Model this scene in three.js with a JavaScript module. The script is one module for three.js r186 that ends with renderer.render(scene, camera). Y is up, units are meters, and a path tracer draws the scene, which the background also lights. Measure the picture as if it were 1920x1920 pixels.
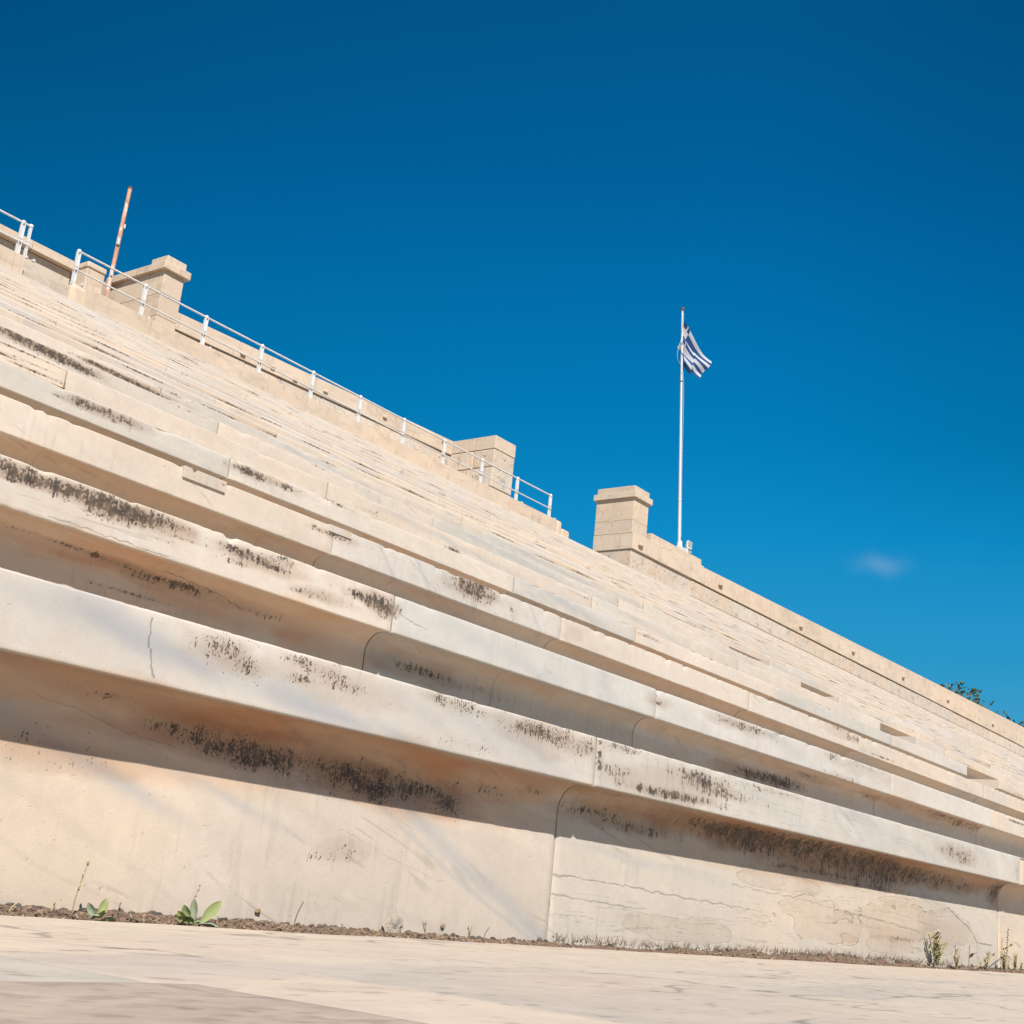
import * as THREE from 'three';
import { mergeGeometries } from 'three/addons/utils/BufferGeometryUtils.js';
import { RoundedBoxGeometry } from 'three/addons/geometries/RoundedBoxGeometry.js';

// ───────────────────────── camera, sky, sun, exposure ─────────────────────────
const scene = new THREE.Scene();
const EYE_H = 0.0758;
const camera = new THREE.PerspectiveCamera(42.1, 1, 0.02, 600);
{
  const yaw = 0.91636, pitch = 0.28198, roll = 0.10095;
  const fw = new THREE.Vector3(Math.sin(yaw) * Math.cos(pitch), Math.sin(pitch), -Math.cos(yaw) * Math.cos(pitch));
  const rt = new THREE.Vector3(Math.cos(yaw), 0, Math.sin(yaw));
  const up = new THREE.Vector3().crossVectors(rt, fw);
  const r2 = rt.clone().multiplyScalar(Math.cos(roll)).addScaledVector(up, Math.sin(roll));
  const u2 = rt.clone().multiplyScalar(-Math.sin(roll)).addScaledVector(up, Math.cos(roll));
  camera.quaternion.setFromRotationMatrix(new THREE.Matrix4().makeBasis(r2, u2, fw.clone().negate()));
  camera.position.set(0, EYE_H, 0);
}
const EXPOSURE = 1.60;
const SUN_DIR = new THREE.Vector3(-0.44, 0.718, 0.57).normalize();
{
  const W = 2048, H = 1024, px = new Float32Array(W * H * 4);
  const stops = [[-90, .30, .36, .40], [0, .30, .50, .66], [5, .085, .385, .62], [11, .024, .312, .585], [16, .0045, .266, .59], [20, .001, .212, .505], [26.5, .0004, .154, .412], [31, .0005, .121, .333], [36.5, .0006, .099, .276], [50, .0006, .078, .225], [90, .0006, .062, .18]];
  const dsm = (a, b, x) => { x = Math.min(1, Math.max(0, (x - a) / (b - a))); return x * x * (3 - 2 * x); };
  const caz = 68.65 * Math.PI / 180, cel = 14.9;
  for (let j = 0; j < H; j++) {
    const el = (j + .5) / H * 180 - 90;
    let i = 0; while (i < stops.length - 2 && el > stops[i + 1][0]) i++;
    const a = stops[i], b = stops[i + 1], t = Math.min(1, Math.max(0, (el - a[0]) / (b[0] - a[0])));
    for (let k = 0; k < W; k++) {
      const lon = ((k + .5) / W - .5) * 2 * Math.PI, ce = Math.cos(el * Math.PI / 180);
      const dx = Math.cos(lon) * ce, dz = Math.sin(lon) * ce, dy = Math.sin(el * Math.PI / 180);
      const sd = Math.max(0, dx * SUN_DIR.x + dy * SUN_DIR.y + dz * SUN_DIR.z);
      const g = 1 + .35 * Math.pow(sd, 10);
      const az = Math.atan2(dx, -dz), da = (az - caz) * 180 / Math.PI;
      const side = 1 - (dy > 0 ? .50 * Math.exp(-Math.pow((az * 180 / Math.PI - 5) / 32, 2)) + .18 * dsm(60, 78, az * 180 / Math.PI) * (1 - dsm(100, 150, az * 180 / Math.PI)) * dsm(12, 20, el) : 0);
      let c = 0;
      if (Math.abs(da) < 4 && Math.abs(el - cel) < 3) {
        const q = (da / 1.0) ** 2 + ((el - cel + .06 * da + .12 * Math.sin(da * 4)) / .34) ** 2, q2 = ((da - .15) / .6) ** 2 + ((el - cel) / .28) ** 2;
        c = .09 * Math.exp(-q) + .07 * Math.exp(-q2);
      }
      const o = (j * W + k) * 4;
      for (let n = 0; n < 3; n++) {
        const v = (a[n + 1] + (b[n + 1] - a[n + 1]) * t) * g * side;
        px[o + n] = (v + ([.62, .68, .79][n] - v) * c * (.75 + .5 * Math.sin(da * 9 + Math.sin(el * 11) * 2) ** 2)) / EXPOSURE;
      }
      px[o + 3] = 1;
    }
  }
  const sky = new THREE.DataTexture(px, W, H, THREE.RGBAFormat, THREE.FloatType);
  sky.mapping = THREE.EquirectangularReflectionMapping; sky.magFilter = THREE.LinearFilter; sky.minFilter = THREE.LinearFilter; sky.needsUpdate = true;
  scene.background = sky; scene.environment = sky;
}
const sun = new THREE.DirectionalLight(new THREE.Color().setRGB(1, .972, .93), 4.9);
sun.name = 'sun'; sun.position.copy(SUN_DIR).multiplyScalar(150); sun.castShadow = true; sun.shadow.radius = 1;
sun.shadow.mapSize.set(4096, 4096);
Object.assign(sun.shadow.camera, { left: -100, right: 100, top: 80, bottom: -80, near: 1, far: 400 });
scene.add(sun, sun.target);
const renderer = new THREE.WebGLRenderer({ antialias: true });
renderer.toneMapping = THREE.LinearToneMapping; renderer.toneMappingExposure = EXPOSURE;
renderer.shadowMap.enabled = true;

// ───────────────────────── helpers ─────────────────────────
let seed = 12345;
const rnd = () => { seed = (seed * 1664525 + 1013904223) >>> 0; return seed / 4294967296; };
const rr = (a, b) => a + (b - a) * rnd();
const V = new Float32Array(65536); for (let i = 0; i < 65536; i++) V[i] = rnd();
function vn(x, y) {
  const xi = Math.floor(x), yi = Math.floor(y); let fx = x - xi, fy = y - yi;
  fx = fx * fx * (3 - 2 * fx); fy = fy * fy * (3 - 2 * fy);
  const x0 = xi & 255, x1 = (xi + 1) & 255, y0 = (yi & 255) << 8, y1 = ((yi + 1) & 255) << 8;
  const a = V[y0 | x0], b = V[y0 | x1], c = V[y1 | x0], d = V[y1 | x1];
  return a + (b - a) * fx + (c - a + (a - b - c + d) * fx) * fy;
}
const fbm = (x, y, n = 4) => { let s = 0, a = .5, t = 0; for (let i = 0; i < n; i++) { s += a * vn(x, y); t += a; a *= .5; x = x * 2.03 + 17.3; y = y * 2.03 + 5.1; } return s / t; };
const sm = (a, b, x) => { x = Math.min(1, Math.max(0, (x - a) / (b - a))); return x * x * (3 - 2 * x); };
const LUT = new Uint8Array(4097); for (let i = 0; i <= 4096; i++) { const c = i / 4096; LUT[i] = Math.round(255 * (c <= .0031308 ? c * 12.92 : 1.055 * Math.pow(c, 1 / 2.4) - .055)); }
const enc = (v) => LUT[v <= 0 ? 0 : v >= 1 ? 4096 : (v * 4096) | 0];
function makeTex(w, h, fn, wrap) {          // fn(i, j, out) gives linear rgb; row 0 is v = 0
  const d = new Uint8Array(w * h * 4), out = [0, 0, 0];
  for (let j = 0; j < h; j++) for (let i = 0; i < w; i++) { fn(i, j, out); const o = (j * w + i) * 4; d[o] = enc(out[0]); d[o + 1] = enc(out[1]); d[o + 2] = enc(out[2]); d[o + 3] = 255; }
  const t = new THREE.DataTexture(d, w, h, THREE.RGBAFormat); t.colorSpace = THREE.SRGBColorSpace;
  t.magFilter = THREE.LinearFilter; t.minFilter = THREE.LinearMipmapLinearFilter; t.generateMipmaps = true;
  if (wrap) t.wrapS = t.wrapT = THREE.RepeatWrapping;
  t.needsUpdate = true; return t;
}
const mat = (o) => new THREE.MeshStandardMaterial(o);
const col = (r, g, b) => new THREE.Color().setRGB(r, g, b);
const used = {};
function numbered(n) { const k = used[n] = (used[n] ?? -1) + 1; return k ? n + '_' + String(k).padStart(3, '0') : n; }
function thing(name, label, category, pos = [0, 0, 0], group) {
  const o = new THREE.Group(); o.name = numbered(name); o.position.set(...pos); o.userData = { label, category };
  if (group) o.userData.group = group;
  scene.add(o); return o;
}
function part(name, geo, m, parent, pos, rot) {
  const o = new THREE.Mesh(geo, m); o.name = name; o.castShadow = o.receiveShadow = true;
  if (pos) o.position.set(...pos); if (rot) o.rotation.set(...rot);
  parent.add(o); return o;
}
function groupPart(name, parent) { const g = new THREE.Group(); g.name = name; parent.add(g); return g; }
function structure(name, geo, m, label) { const o = part(numbered(name), geo, m, scene); o.userData = { kind: 'structure', label, category: name.replace(/_/g, ' ') }; return o; }
function boxUV(g, sx = 1, sy = 1, ox = 0, oy = 0) {   // uv in metres from the dominant axis of each face
  g = g.index ? g.toNonIndexed() : g;
  const p = g.attributes.position, uv = new Float32Array(p.count * 2), a = new THREE.Vector3(), b = new THREE.Vector3(), c = new THREE.Vector3(), n = new THREE.Vector3();
  for (let i = 0; i < p.count; i += 3) {
    a.fromBufferAttribute(p, i); b.fromBufferAttribute(p, i + 1); c.fromBufferAttribute(p, i + 2);
    n.crossVectors(b.clone().sub(a), c.clone().sub(a)); const X = Math.abs(n.x), Y = Math.abs(n.y), Z = Math.abs(n.z);
    [a, b, c].forEach((q, k) => { const [u, v] = X >= Y && X >= Z ? [q.z, q.y] : Y >= Z ? [q.x, q.z] : [q.x, q.y]; uv[(i + k) * 2] = u / sx + ox; uv[(i + k) * 2 + 1] = v / sy + oy; });
  }
  g.setAttribute('uv', new THREE.BufferAttribute(uv, 2)); return g;
}
function stoneGeo(w, h, d, r = .012, sx = 2, sy = 2) { return boxUV(new RoundedBoxGeometry(w, h, d, 1, Math.min(r, w * .4, h * .4, d * .4)), sx, sy, rnd(), rnd()); }
function blockAt(name, x0, x1, y0, y1, z0, z1, m, parent, r, s = 2) {   // z0 front, z1 back
  return part(name, stoneGeo(x1 - x0, y1 - y0, Math.abs(z0 - z1), r, s, s), m, parent, [(x0 + x1) / 2, (y0 + y1) / 2, (z0 + z1) / 2]);
}
function tubeGeo(pts, r, seg = 12, rad = 6) { return new THREE.TubeGeometry(new THREE.CatmullRomCurve3(pts.map((p) => new THREE.Vector3(...p))), seg, r, rad, false); }

// ───────────────────────── marble ─────────────────────────
const TONES = { W: [0.457, 0.396, 0.337], G: [0.394, 0.352, 0.300], C: [0.470, 0.392, 0.314], P: [0.489, 0.400, 0.315], L: [0.435, 0.376, 0.306] };
const DARK = [.030, .020, .013];
// blocks: [x end, tone, vein amount, vein slope, lamination amount]; stains: [x, s, rx, rs, strength]
function marbleTex({ w, h, x0, x1, s0, s1, blocks, stains = [], cracks = [], bands = [], patinaShades = [], filmShades = [], flakes = [], bleach = 0, sd = 0, wrap = false }) {
  const mask = new Float32Array(w * h), line = new Float32Array(w * h), ppx = w / (x1 - x0), pps = h / (s1 - s0);
  for (const [cx, cs, rx, rs, st] of stains) {
    const R = 1.7, i0 = Math.max(0, Math.floor((cx - rx * R - x0) * ppx)), i1 = Math.min(w - 1, Math.ceil((cx + rx * R - x0) * ppx));
    const j0 = Math.max(0, Math.floor((cs - rs * R - s0) * pps)), j1 = Math.min(h - 1, Math.ceil((cs + rs * R - s0) * pps));
    for (let j = j0; j <= j1; j++) for (let i = i0; i <= i1; i++) {
      const dx = (i / ppx + x0 - cx) / rx, ds = (j / pps + s0 - cs) / rs, v = st * Math.exp(-.75 * (dx * dx + ds * ds));
      const o = j * w + i; mask[o] = 1 - (1 - mask[o]) * (1 - v);
    }
  }
  for (const [pts, wd, dk] of cracks) for (let n = 0; n < pts.length - 1; n++) {
    const [ax, as] = pts[n], [bx, bs] = pts[n + 1], L = Math.hypot(bx - ax, bs - as), N = Math.ceil(L * ppx * 1.5);
    for (let q = 0; q <= N; q++) {
      const t = q / N, x = ax + (bx - ax) * t + (fbm(t * L * 45, n * 7 + ax * 31, 4) - .5) * .014, s = as + (bs - as) * t + (fbm(t * L * 40 + 40, n * 9 + as * 77, 4) - .5) * .010;
      const r = wd * (.35 + 1.1 * vn(t * L * 60, ax * 55 + 3)), ri = Math.ceil(r * ppx), rj = Math.ceil(r * pps), ci = Math.round((x - x0) * ppx), cj = Math.round((s - s0) * pps);
      for (let j = Math.max(0, cj - rj); j <= Math.min(h - 1, cj + rj); j++) for (let i = Math.max(0, ci - ri); i <= Math.min(w - 1, ci + ri); i++) {
        const d = Math.hypot((i - ci) / ppx, (j - cj) / pps) / r; if (d < 1) line[j * w + i] = Math.max(line[j * w + i], dk * (1 - d * d));
      }
    }
  }
  const F = Math.min(2, Math.max(.8, ppx / 600)); const colBlk = new Uint8Array(w); { let b = 0; for (let i = 0; i < w; i++) { const x = x0 + i / ppx; while (b < blocks.length - 1 && x > blocks[b][0]) b++; colBlk[i] = b; } }
  return makeTex(w, h, (i, j, out) => {
    const bi = colBlk[i], B = blocks[bi], tone = TONES[B[1]], q = sd * 13.7 + bi * 29.3;
    const x = x0 + i / ppx, s = s0 + j / pps;
    const wx = x + .05 * (vn(x * 5 + q, s * 9) - .5), ws = s + .05 * (vn(x * 4 + 9, s * 7 + q) - .5);
    const low = fbm(wx * 1.7 + q, ws * 4.5 + q, 3), th = B[3], al = wx * Math.cos(th) + ws * Math.sin(th), ac = -wx * Math.sin(th) + ws * Math.cos(th);
    const vein = sm(.55, .86, fbm(ac * 11 + q, al * 1.3 + q, 3)) * B[2];
    const thin = sm(.80, .93, 1 - Math.abs(2 * vn(ac * 16 + 3 * vn(al * 2, ac * 6 + q) + q, al * .7) - 1)) * B[2] * .12;
    const peach = sm(.50, .78, fbm(wx * 1.1 + q + 31, ws * 3 + 11, 3));
    const fine = vn(x * 420, s * 420), mid = fbm(x * 60 + q, s * 60, 2);
    const streak = vn(x * 260 + q, s * 22 + q), streak2 = vn(x * 90 + q, s * 9 + q);
    const mott = fbm(x * 16 + q + 70, s * 20, 3), scr = vn(ac * 150 + q, al * 8 + 3 * vn(al * 3, 5)), scm = sm(.5, .75, vn(x * 3.1 + q, s * 9 + 20));
    let k = 1 + .22 * (low - .5) + .06 * (fine - .5) + .08 * (mid - .5) + .10 * (mott - .5) - .16 * sm(.80, .95, scr) * scm + .10 * sm(.86, .97, vn(ac * 40 + 9, al * 4 + q)) * scm;
    let r = tone[0], g = tone[1], b = tone[2];
    r += (.51 - r) * peach * .55; g += (.392 - g) * peach * .45; b += (.275 - b) * peach * .45;
    const gv = Math.min(1, vein * .85); r += (.325 - r) * gv; g += (.306 - g) * gv; b += (.286 - b) * gv;
    k *= 1 - thin * .5;
    if (bleach > 0 && s > -.01 && s < .11) { const bl = bleach * sm(-.008, .008, s) * (1 - sm(.085, .105, s)) * (.35 + .7 * mott); r += (.452 - r) * bl; g += (.418 - g) * bl; b += (.378 - b) * bl; }
    for (const [bx, bs, rx, rs] of flakes) {             // shallow flakes: a ragged outline and a slightly darker bed
      const e = ((x - bx) / rx) ** 2 + ((s - bs) / rs) ** 2; if (e > 2.5) continue;
      const t = e + (fbm(x * 6 + bx * 9, s * 16, 4) - .5) * 2.4, o = 1 - Math.min(1, Math.abs(t - .8) / .05), inn = sm(.85, .7, t) * 0 + (t < .8 ? 1 : 0);
      k *= 1 - .07 * inn - .42 * Math.max(0, o) * sm(.35, .65, vn(x * 30, s * 40)); if (inn) { r *= 1.01; g *= .975; b *= .95; }
    }
    if (B[4] > 0) {
      const lamMask = sm(.42, .66, fbm(x * 2.2 + q, s * 7 + 3, 2)) * B[4];
      const wv = 9 * vn(x * 2.5, s * 12 + q) + 2.5 * vn(x * 11, s * 30);
      const ln = vn(x * 5 + q, s * 300 + wv) * .45 + vn(x * 21, s * 420 + wv * 1.4) * .30 + vn(x * 95, s * 330 + wv) * .25;
      k *= 1 - .40 * sm(.58, .80, ln) * lamMask;
    }
    const ws2 = sm(.62, .85, streak2 * .7 + streak * .3) * sm(.45, .7, vn(x * 1.9 + q + 50, s * 5)) * .08; k *= 1 - ws2;
    const pit = vn(x * 210 + q * 3, s * 260); if (pit > .96) k *= 1 - (pit - .96) * 10; const pit2 = vn(x * 75 + 3, s * 95 + q); if (pit2 > .975) k *= 1 - (pit2 - .975) * 14;
    r *= k; g *= k; b *= k;
    for (const [bx, bs, bl, bw, ba, bst] of bands) {     // grey-blue seams in the stone: centre, half length, half width, slope, strength
      const ux = x - bx, us = s - bs + .012 * (vn(x * 9 + bx * 31, 3) - .5), u = (ux * Math.cos(ba) + us * Math.sin(ba)) / bl, v = (-ux * Math.sin(ba) + us * Math.cos(ba)) / bw;
      if (u > -1.6 && u < 1.6 && v > -2.5 && v < 2.5) { const f = bst * Math.exp(-u * u * u * u - v * v) * (.55 + .9 * vn(ac * 60, al * 5)); r += (.28 - r) * f; g += (.276 - g) * f; b += (.274 - b) * f; }
    }
    for (const [bx, bs, rx, rs, bst] of patinaShades) {         // brown patina, partly shade colour painted in under the lips, with ragged edges
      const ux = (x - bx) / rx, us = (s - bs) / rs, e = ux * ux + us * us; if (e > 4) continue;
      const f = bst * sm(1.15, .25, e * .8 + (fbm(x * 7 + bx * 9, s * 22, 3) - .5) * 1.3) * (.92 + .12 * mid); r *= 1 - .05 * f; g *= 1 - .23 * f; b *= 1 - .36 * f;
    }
    for (const [bx, bs, rx, rs, bst] of filmShades) {         // soft brown-black stain film, partly painted shade on the lowest row, feathered out
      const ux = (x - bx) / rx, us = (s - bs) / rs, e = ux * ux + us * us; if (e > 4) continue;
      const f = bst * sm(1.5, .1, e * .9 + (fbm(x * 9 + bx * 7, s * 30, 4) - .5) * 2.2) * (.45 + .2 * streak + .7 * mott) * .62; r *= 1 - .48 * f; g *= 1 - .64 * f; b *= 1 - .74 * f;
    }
    const m0 = mask[j * w + i];
    if (m0 > .02) {
      const halo = sm(.03, .8, m0) * .55 * (.30 + .5 * low + .35 * mott) * (.75 + .5 * streak2); r += (.22 - r) * halo; g += (.145 - g) * halo; b += (.085 - b) * halo;
      const nz = .20 * vn(x * 260 * F + q, s * 40 * F) + .30 * vn(x * 190 * F + 7, s * 170 * F) + .22 * fine + .34 * fbm(x * 34 + q, s * 60, 3) + .12 * vn(x * 90 * F, s * 14 * F);
      const dq = m0 * .96 + (nz - .59) * 2.1, d = sm(.42, .90, dq) * .95, bw = sm(.25, .8, fbm(x * 60 + 5, s * 70, 3)) * .075;
      r += (DARK[0] + bw - r) * d; g += (DARK[1] + bw * .66 - g) * d; b += (DARK[2] + bw * .42 - b) * d;
    }
    const l = line[j * w + i]; if (l > 0) { r += (.05 - r) * l; g += (.035 - g) * l; b += (.025 - b) * l; }
    out[0] = r; out[1] = g; out[2] = b;
  }, wrap);
}

// ───────────────────────── the grandstand ─────────────────────────
const ROWS = 24, RISE = .40, TREAD = .8043, D1 = 1.444, AISLE = [12.03, 12.97];
const S_LO = -.10, S_HI = .48;
const dRow = (k) => D1 + TREAD * (k - 1), yRow = (k) => RISE * k - (k === 2 ? .010 : 0);
function profile(fine) {         // [depth behind the lip, height over the seat top, arc length]
  const P = [[.95, 0, -.95]]; if (fine > 1) P.push([.4, 0, -.4], [.12, 0, -.12], [.05, 0, -.05], [.02, -.0005, -.02]);
  if (fine > 1) P.push([.0045, -.0003, -.0045], [.0012, -.0012, 0], [0, -.0045, .0045]); else P.push([.016, 0, -.016], [.012, -.0004, -.012], [0, -.010, .0095], [0, -.014, .014]);
  const nf = fine > 2 ? 9 : fine > 1 ? 4 : 1; for (let i = 1; i <= nf; i++) P.push([0, -.0045 - .0865 * i / nf, .0045 + .0865 * i / nf]);
  P.push([0, -.0940, .0940], [.0011, -.0964, .0965], [.0036, -.0971, .099]); if (fine > 1) P.push([.009, -.0967, .106], [.018, -.0955, .114]); P.push([.03, -.094, .127]);
  const nc = fine > 2 ? 10 : fine > 1 ? 6 : 3;
  for (let i = 1; i <= nc; i++) { const a = i / nc * Math.PI / 2; P.push([.03 + .05 * Math.sin(a), -.150 + .056 * Math.cos(a), .127 + .0835 * i / nc]); }
  const nw = fine > 2 ? 12 : fine > 1 ? 3 : 1; for (let i = 1; i <= nw; i++) P.push([.08, -.150 - .26 * i / nw, .2105 + .26 * i / nw]);
  return P;
}
const PROF = { 1: profile(1), 2: profile(2), 3: profile(3) };
const LIP_UP = { 4: .014, 5: .008, 6: .006, 7: .010 };   // how much shallower a row's lip is
function seatGeo(k, x0, x1, fine, dx, uvf, wear = 1, jy = 0, jz = 0) {
  const P = PROF[fine], n = P.length, nx = Math.max(2, Math.ceil((x1 - x0) / dx)), pos = [], uv = [], idx = [];
  const d = dRow(k) + jz, y = yRow(k) + jy;
  for (let i = 0; i <= nx; i++) {
    const x = x0 + (x1 - x0) * i / nx, endD = Math.min(x - x0, x1 - x), er = endD < .008 ? .0035 * (1 - endD / .008) : 0;
    const wob = (fbm(x * 2.3 + k * 7, k * 3.1, 3) - .5) * .006 * wear;
    const chipT = Math.max(0, fbm(x * 26 + k * 31, k * 5.7, 3) - .60) * .035 * wear, chipB = Math.max(0, fbm(x * 23 + k * 11 + 90, k * 2.7, 3) - .60) * .010 * wear;
    for (let j = 0; j < n; j++) {
      const [pz, py, s] = P[j], lu = LIP_UP[k] || 0; let z = pz, yy = py; if (lu && s > .0045) yy += lu * (s < .0965 ? s / .0965 : Math.max(0, 1 - Math.max(0, s - .127) / .0835));
      if (s > -.06 && s < .12) {
        const eT = Math.exp(-Math.pow(s / .013, 2)), eB = Math.exp(-Math.pow((s - .097) / .010, 2));
        z += chipT * eT + chipB * eB + wob * .4; yy += wob * .5 - chipT * eT * .8 + chipB * eB * .7;
      }
      if (fine > 2 && s > 0) z += (fbm(x * 14, s * 14 + k * 9, 3) - .5) * .0016 * Math.min(1, wear + .4);
      if (s > -.9) z += er;
      pos.push(x, y + yy, -(d + z)); const q = uvf(x, s); uv.push(q[0], q[1]);
    }
  }
  for (let i = 0; i < nx; i++) for (let j = 0; j < n - 1; j++) { const a = i * n + j, b = a + 1, c = a + n, e = c + 1; idx.push(a, b, c, b, e, c); }
  const g = new THREE.BufferGeometry(); g.setAttribute('position', new THREE.Float32BufferAttribute(pos, 3)); g.setAttribute('uv', new THREE.Float32BufferAttribute(uv, 2)); g.setIndex(idx); g.computeVertexNormals();
  // end faces
  const ring = P.map((p) => new THREE.Vector2(p[0], p[1])); ring.push(new THREE.Vector2(.95, -.41));
  const tri = THREE.ShapeUtils.triangulateShape(ring, []);
  const ends = [];
  for (const side of [0, 1]) {
    const e = new THREE.BufferGeometry(), ep = [], eu = [], base = side ? nx * n : 0;
    for (let j = 0; j < ring.length; j++) {
      if (j < n) ep.push(pos[(base + j) * 3], pos[(base + j) * 3 + 1], pos[(base + j) * 3 + 2]); else ep.push(side ? x1 : x0, y - .41, -(d + .95));
      const q = uvf((side ? x1 - .05 : x0 + .05) - Math.min(.5, ring[j].x) * .5, .2 - ring[j].y * .4); eu.push(q[0], q[1]);
    }
    e.setAttribute('position', new THREE.Float32BufferAttribute(ep, 3)); e.setAttribute('uv', new THREE.Float32BufferAttribute(eu, 2));
    const a = new THREE.Vector3(...ep.slice(tri[0][0] * 3, tri[0][0] * 3 + 3)), b = new THREE.Vector3(...ep.slice(tri[0][1] * 3, tri[0][1] * 3 + 3)), c = new THREE.Vector3(...ep.slice(tri[0][2] * 3, tri[0][2] * 3 + 3));
    const nn = b.sub(a).cross(c.sub(a)).x, flip = (nn > 0) !== !!side;
    e.setIndex(tri.flatMap((t) => flip ? [t[0], t[2], t[1]] : t)); e.computeVertexNormals(); ends.push(e);
  }
  return mergeGeometries([g, ...ends]);
}
const stains = { 1: [], 2: [], 3: [], 4: [], 5: [], 6: [], 7: [] };
const st = (k, ...list) => stains[k].push(...list);
st(1, [1.13, .172, .03, .006, .5], [1.25, .2, .06, .01, .55], [1.36, .21, .07, .018, .95], [1.44, .217, .06, .016, .85], [1.55, .214, .07, .01, .5], [1.62, .218, .06, .02, .8], [1.71, .227, .08, .024, .9]);
st(1, [1.89, .234, .035, .018, .95], [1.82, .215, .05, .015, .55], [1.97, .195, .1, .01, .4], [2.13, .178, .05, .009, .4], [2.35, .194, .1, .011, .6], [2.47, .21, .13, .013, .55], [2.6, .214, .11, .009, .5], [2.91, .176, .2, .022, .9]);
st(1, [3.1, .182, .15, .025, .95], [3.36, .177, .21, .038, .8], [3.65, .177, .24, .036, .85], [3.95, .196, .21, .035, .95], [4.25, .186, .3, .024, .6], [4.67, .192, .4, .018, .5], [5.05, .188, .06, .037, .95]);
st(1, [3.6, .234, .34, .007, .6], [3.91, .249, .25, .008, .6], [1.63, .34, .04, .013, .34], [1.58, .352, .03, .01, .25], [4.13, .387, .13, .008, .55], [1.02, .25, .09, .02, .2]);
st(1, [1.25, .03, .04, .018, .72], [1.3, .046, .03, .012, .6], [1.4, .014, .04, .008, .5], [1.46, .02, .05, .014, .46], [1.51, .034, .05, .01, .45], [1.4, .041, .03, .007, .5], [1.73, .011, .06, .012, .52], [1.82, .016, .06, .014, .45]);
st(1, [2.01, .022, .07, .014, .72], [2.1, .024, .07, .016, .55], [2.19, .03, .04, .02, .5], [1.84, .077, .06, .009, .4], [2.33, .009, .07, .009, .7], [2.3, .06, .06, .012, .55], [2.47, .08, .11, .009, .85], [2.61, .076, .12, .009, .8]);
st(1, [2.71, .034, .13, .015, .8], [2.63, .02, .1, .009, .5], [2.79, .05, .16, .01, .5], [3.04, .012, .15, .01, .4], [4.38, .043, .15, .02, .6], [4.48, .063, .08, .017, .5], [5.06, .053, .04, .03, .5], [2.25, .05, .015, .06, .45]);
st(2, [1.2, .018, .12, .010, 1], [1.35, .022, .06, .012, 1], [1.41, .028, .07, .014, 1], [1.5, .022, .06, .010, .9], [1.56, .024, .06, .016, 1], [1.64, .027, .08, .021, 1], [1.73, .022, .06, .010, .9], [1.56, .053, .03, .005, .7]);
st(2, [1.93, .026, .05, .009, .8], [1.99, .033, .06, .012, .9], [2.06, .036, .05, .007, .7], [2.09, .011, .05, .01, .6], [1.95, .055, .04, .006, .6], [2.21, .066, .07, .012, .5], [2.14, .07, .03, .006, .5], [2.38, .032, .08, .013, .95]);
st(2, [2.45, .039, .05, .019, .95], [1.79, .043, .06, .004, .5], [1.72, .06, .04, .004, .5], [1.36, .043, .03, .004, .6], [3.83, .043, .06, .014, .55], [4.39, .023, .17, .015, .55], [4.57, .02, .18, .012, .4], [5.27, .015, .07, .022, .5]);
st(2, [5.62, .016, .15, .014, .4], [5.39, .09, .22, .012, .5], [1.81, .184, .1, .007, .8], [1.89, .181, .06, .009, .9], [1.64, .177, .08, .004, .6], [1.56, .172, .1, .004, .6], [1.79, .194, .1, .004, .5], [2.09, .19, .1, .006, .5]);
st(2, [1.74, .23, .08, .004, .6], [1.53, .256, .04, .004, .6], [2.73, .212, .09, .014, .7], [2.64, .208, .06, .011, .4], [2.97, .219, .15, .012, .4], [4.7, .228, .13, .02, .85], [4.96, .221, .17, .021, .95], [5.18, .168, .1, .014, .6]);
st(2, [5.92, .173, .25, .012, .5], [6.9, .155, .45, .03, .5], [7.26, .162, .5, .025, .5]);
st(3, [2.47, .021, .06, .008, .5], [2.96, .028, .05, .008, .6], [3.07, .029, .05, .01, .7], [3.75, .03, .11, .028, .8], [3.84, .045, .08, .03, .6], [3.83, .01, .1, .014, .5], [4.05, .06, .03, .03, .35], [4.5, .12, .06, .02, .4], [7.62, .032, .24, .02, .7], [7.22, .009, .15, .012, .5]);
st(4, [2.53, .029, .05, .018, .8], [2.64, .028, .09, .022, .65], [2.74, .034, .06, .019, .5], [3.29, .031, .06, .018, .95], [3.36, .032, .05, .017, .7], [3.52, .031, .11, .017, .6], [2.44, .041, .04, .007, .5], [6.41, .028, .14, .012, .6], [3.84, .009, .1, .009, .5]);
st(5, [2.76, .076, .07, .013, .8], [2.8, .047, .03, .015, .9], [4.85, .067, .08, .011, .5], [5.57, .089, .06, .016, .9], [6.9, .03, .2, .01, .4]);
st(6, [5.23, .006, .1, .006, .6], [3.05, .02, .1, .012, 1], [3.17, .016, .08, .015, 1], [3.29, .026, .14, .024, 1], [3.45, .034, .12, .02, 1], [3.57, .042, .09, .014, .95], [4.2, .01, .2, .008, .4]);
st(7, [4.12, .044, .1, .012, .85], [4.31, .05, .14, .016, 1], [4.51, .062, .13, .017, 1], [4.62, .07, .06, .012, .9], [6.08, .01, .12, .008, .6], [4.74, .012, .12, .01, .5]);

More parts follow.
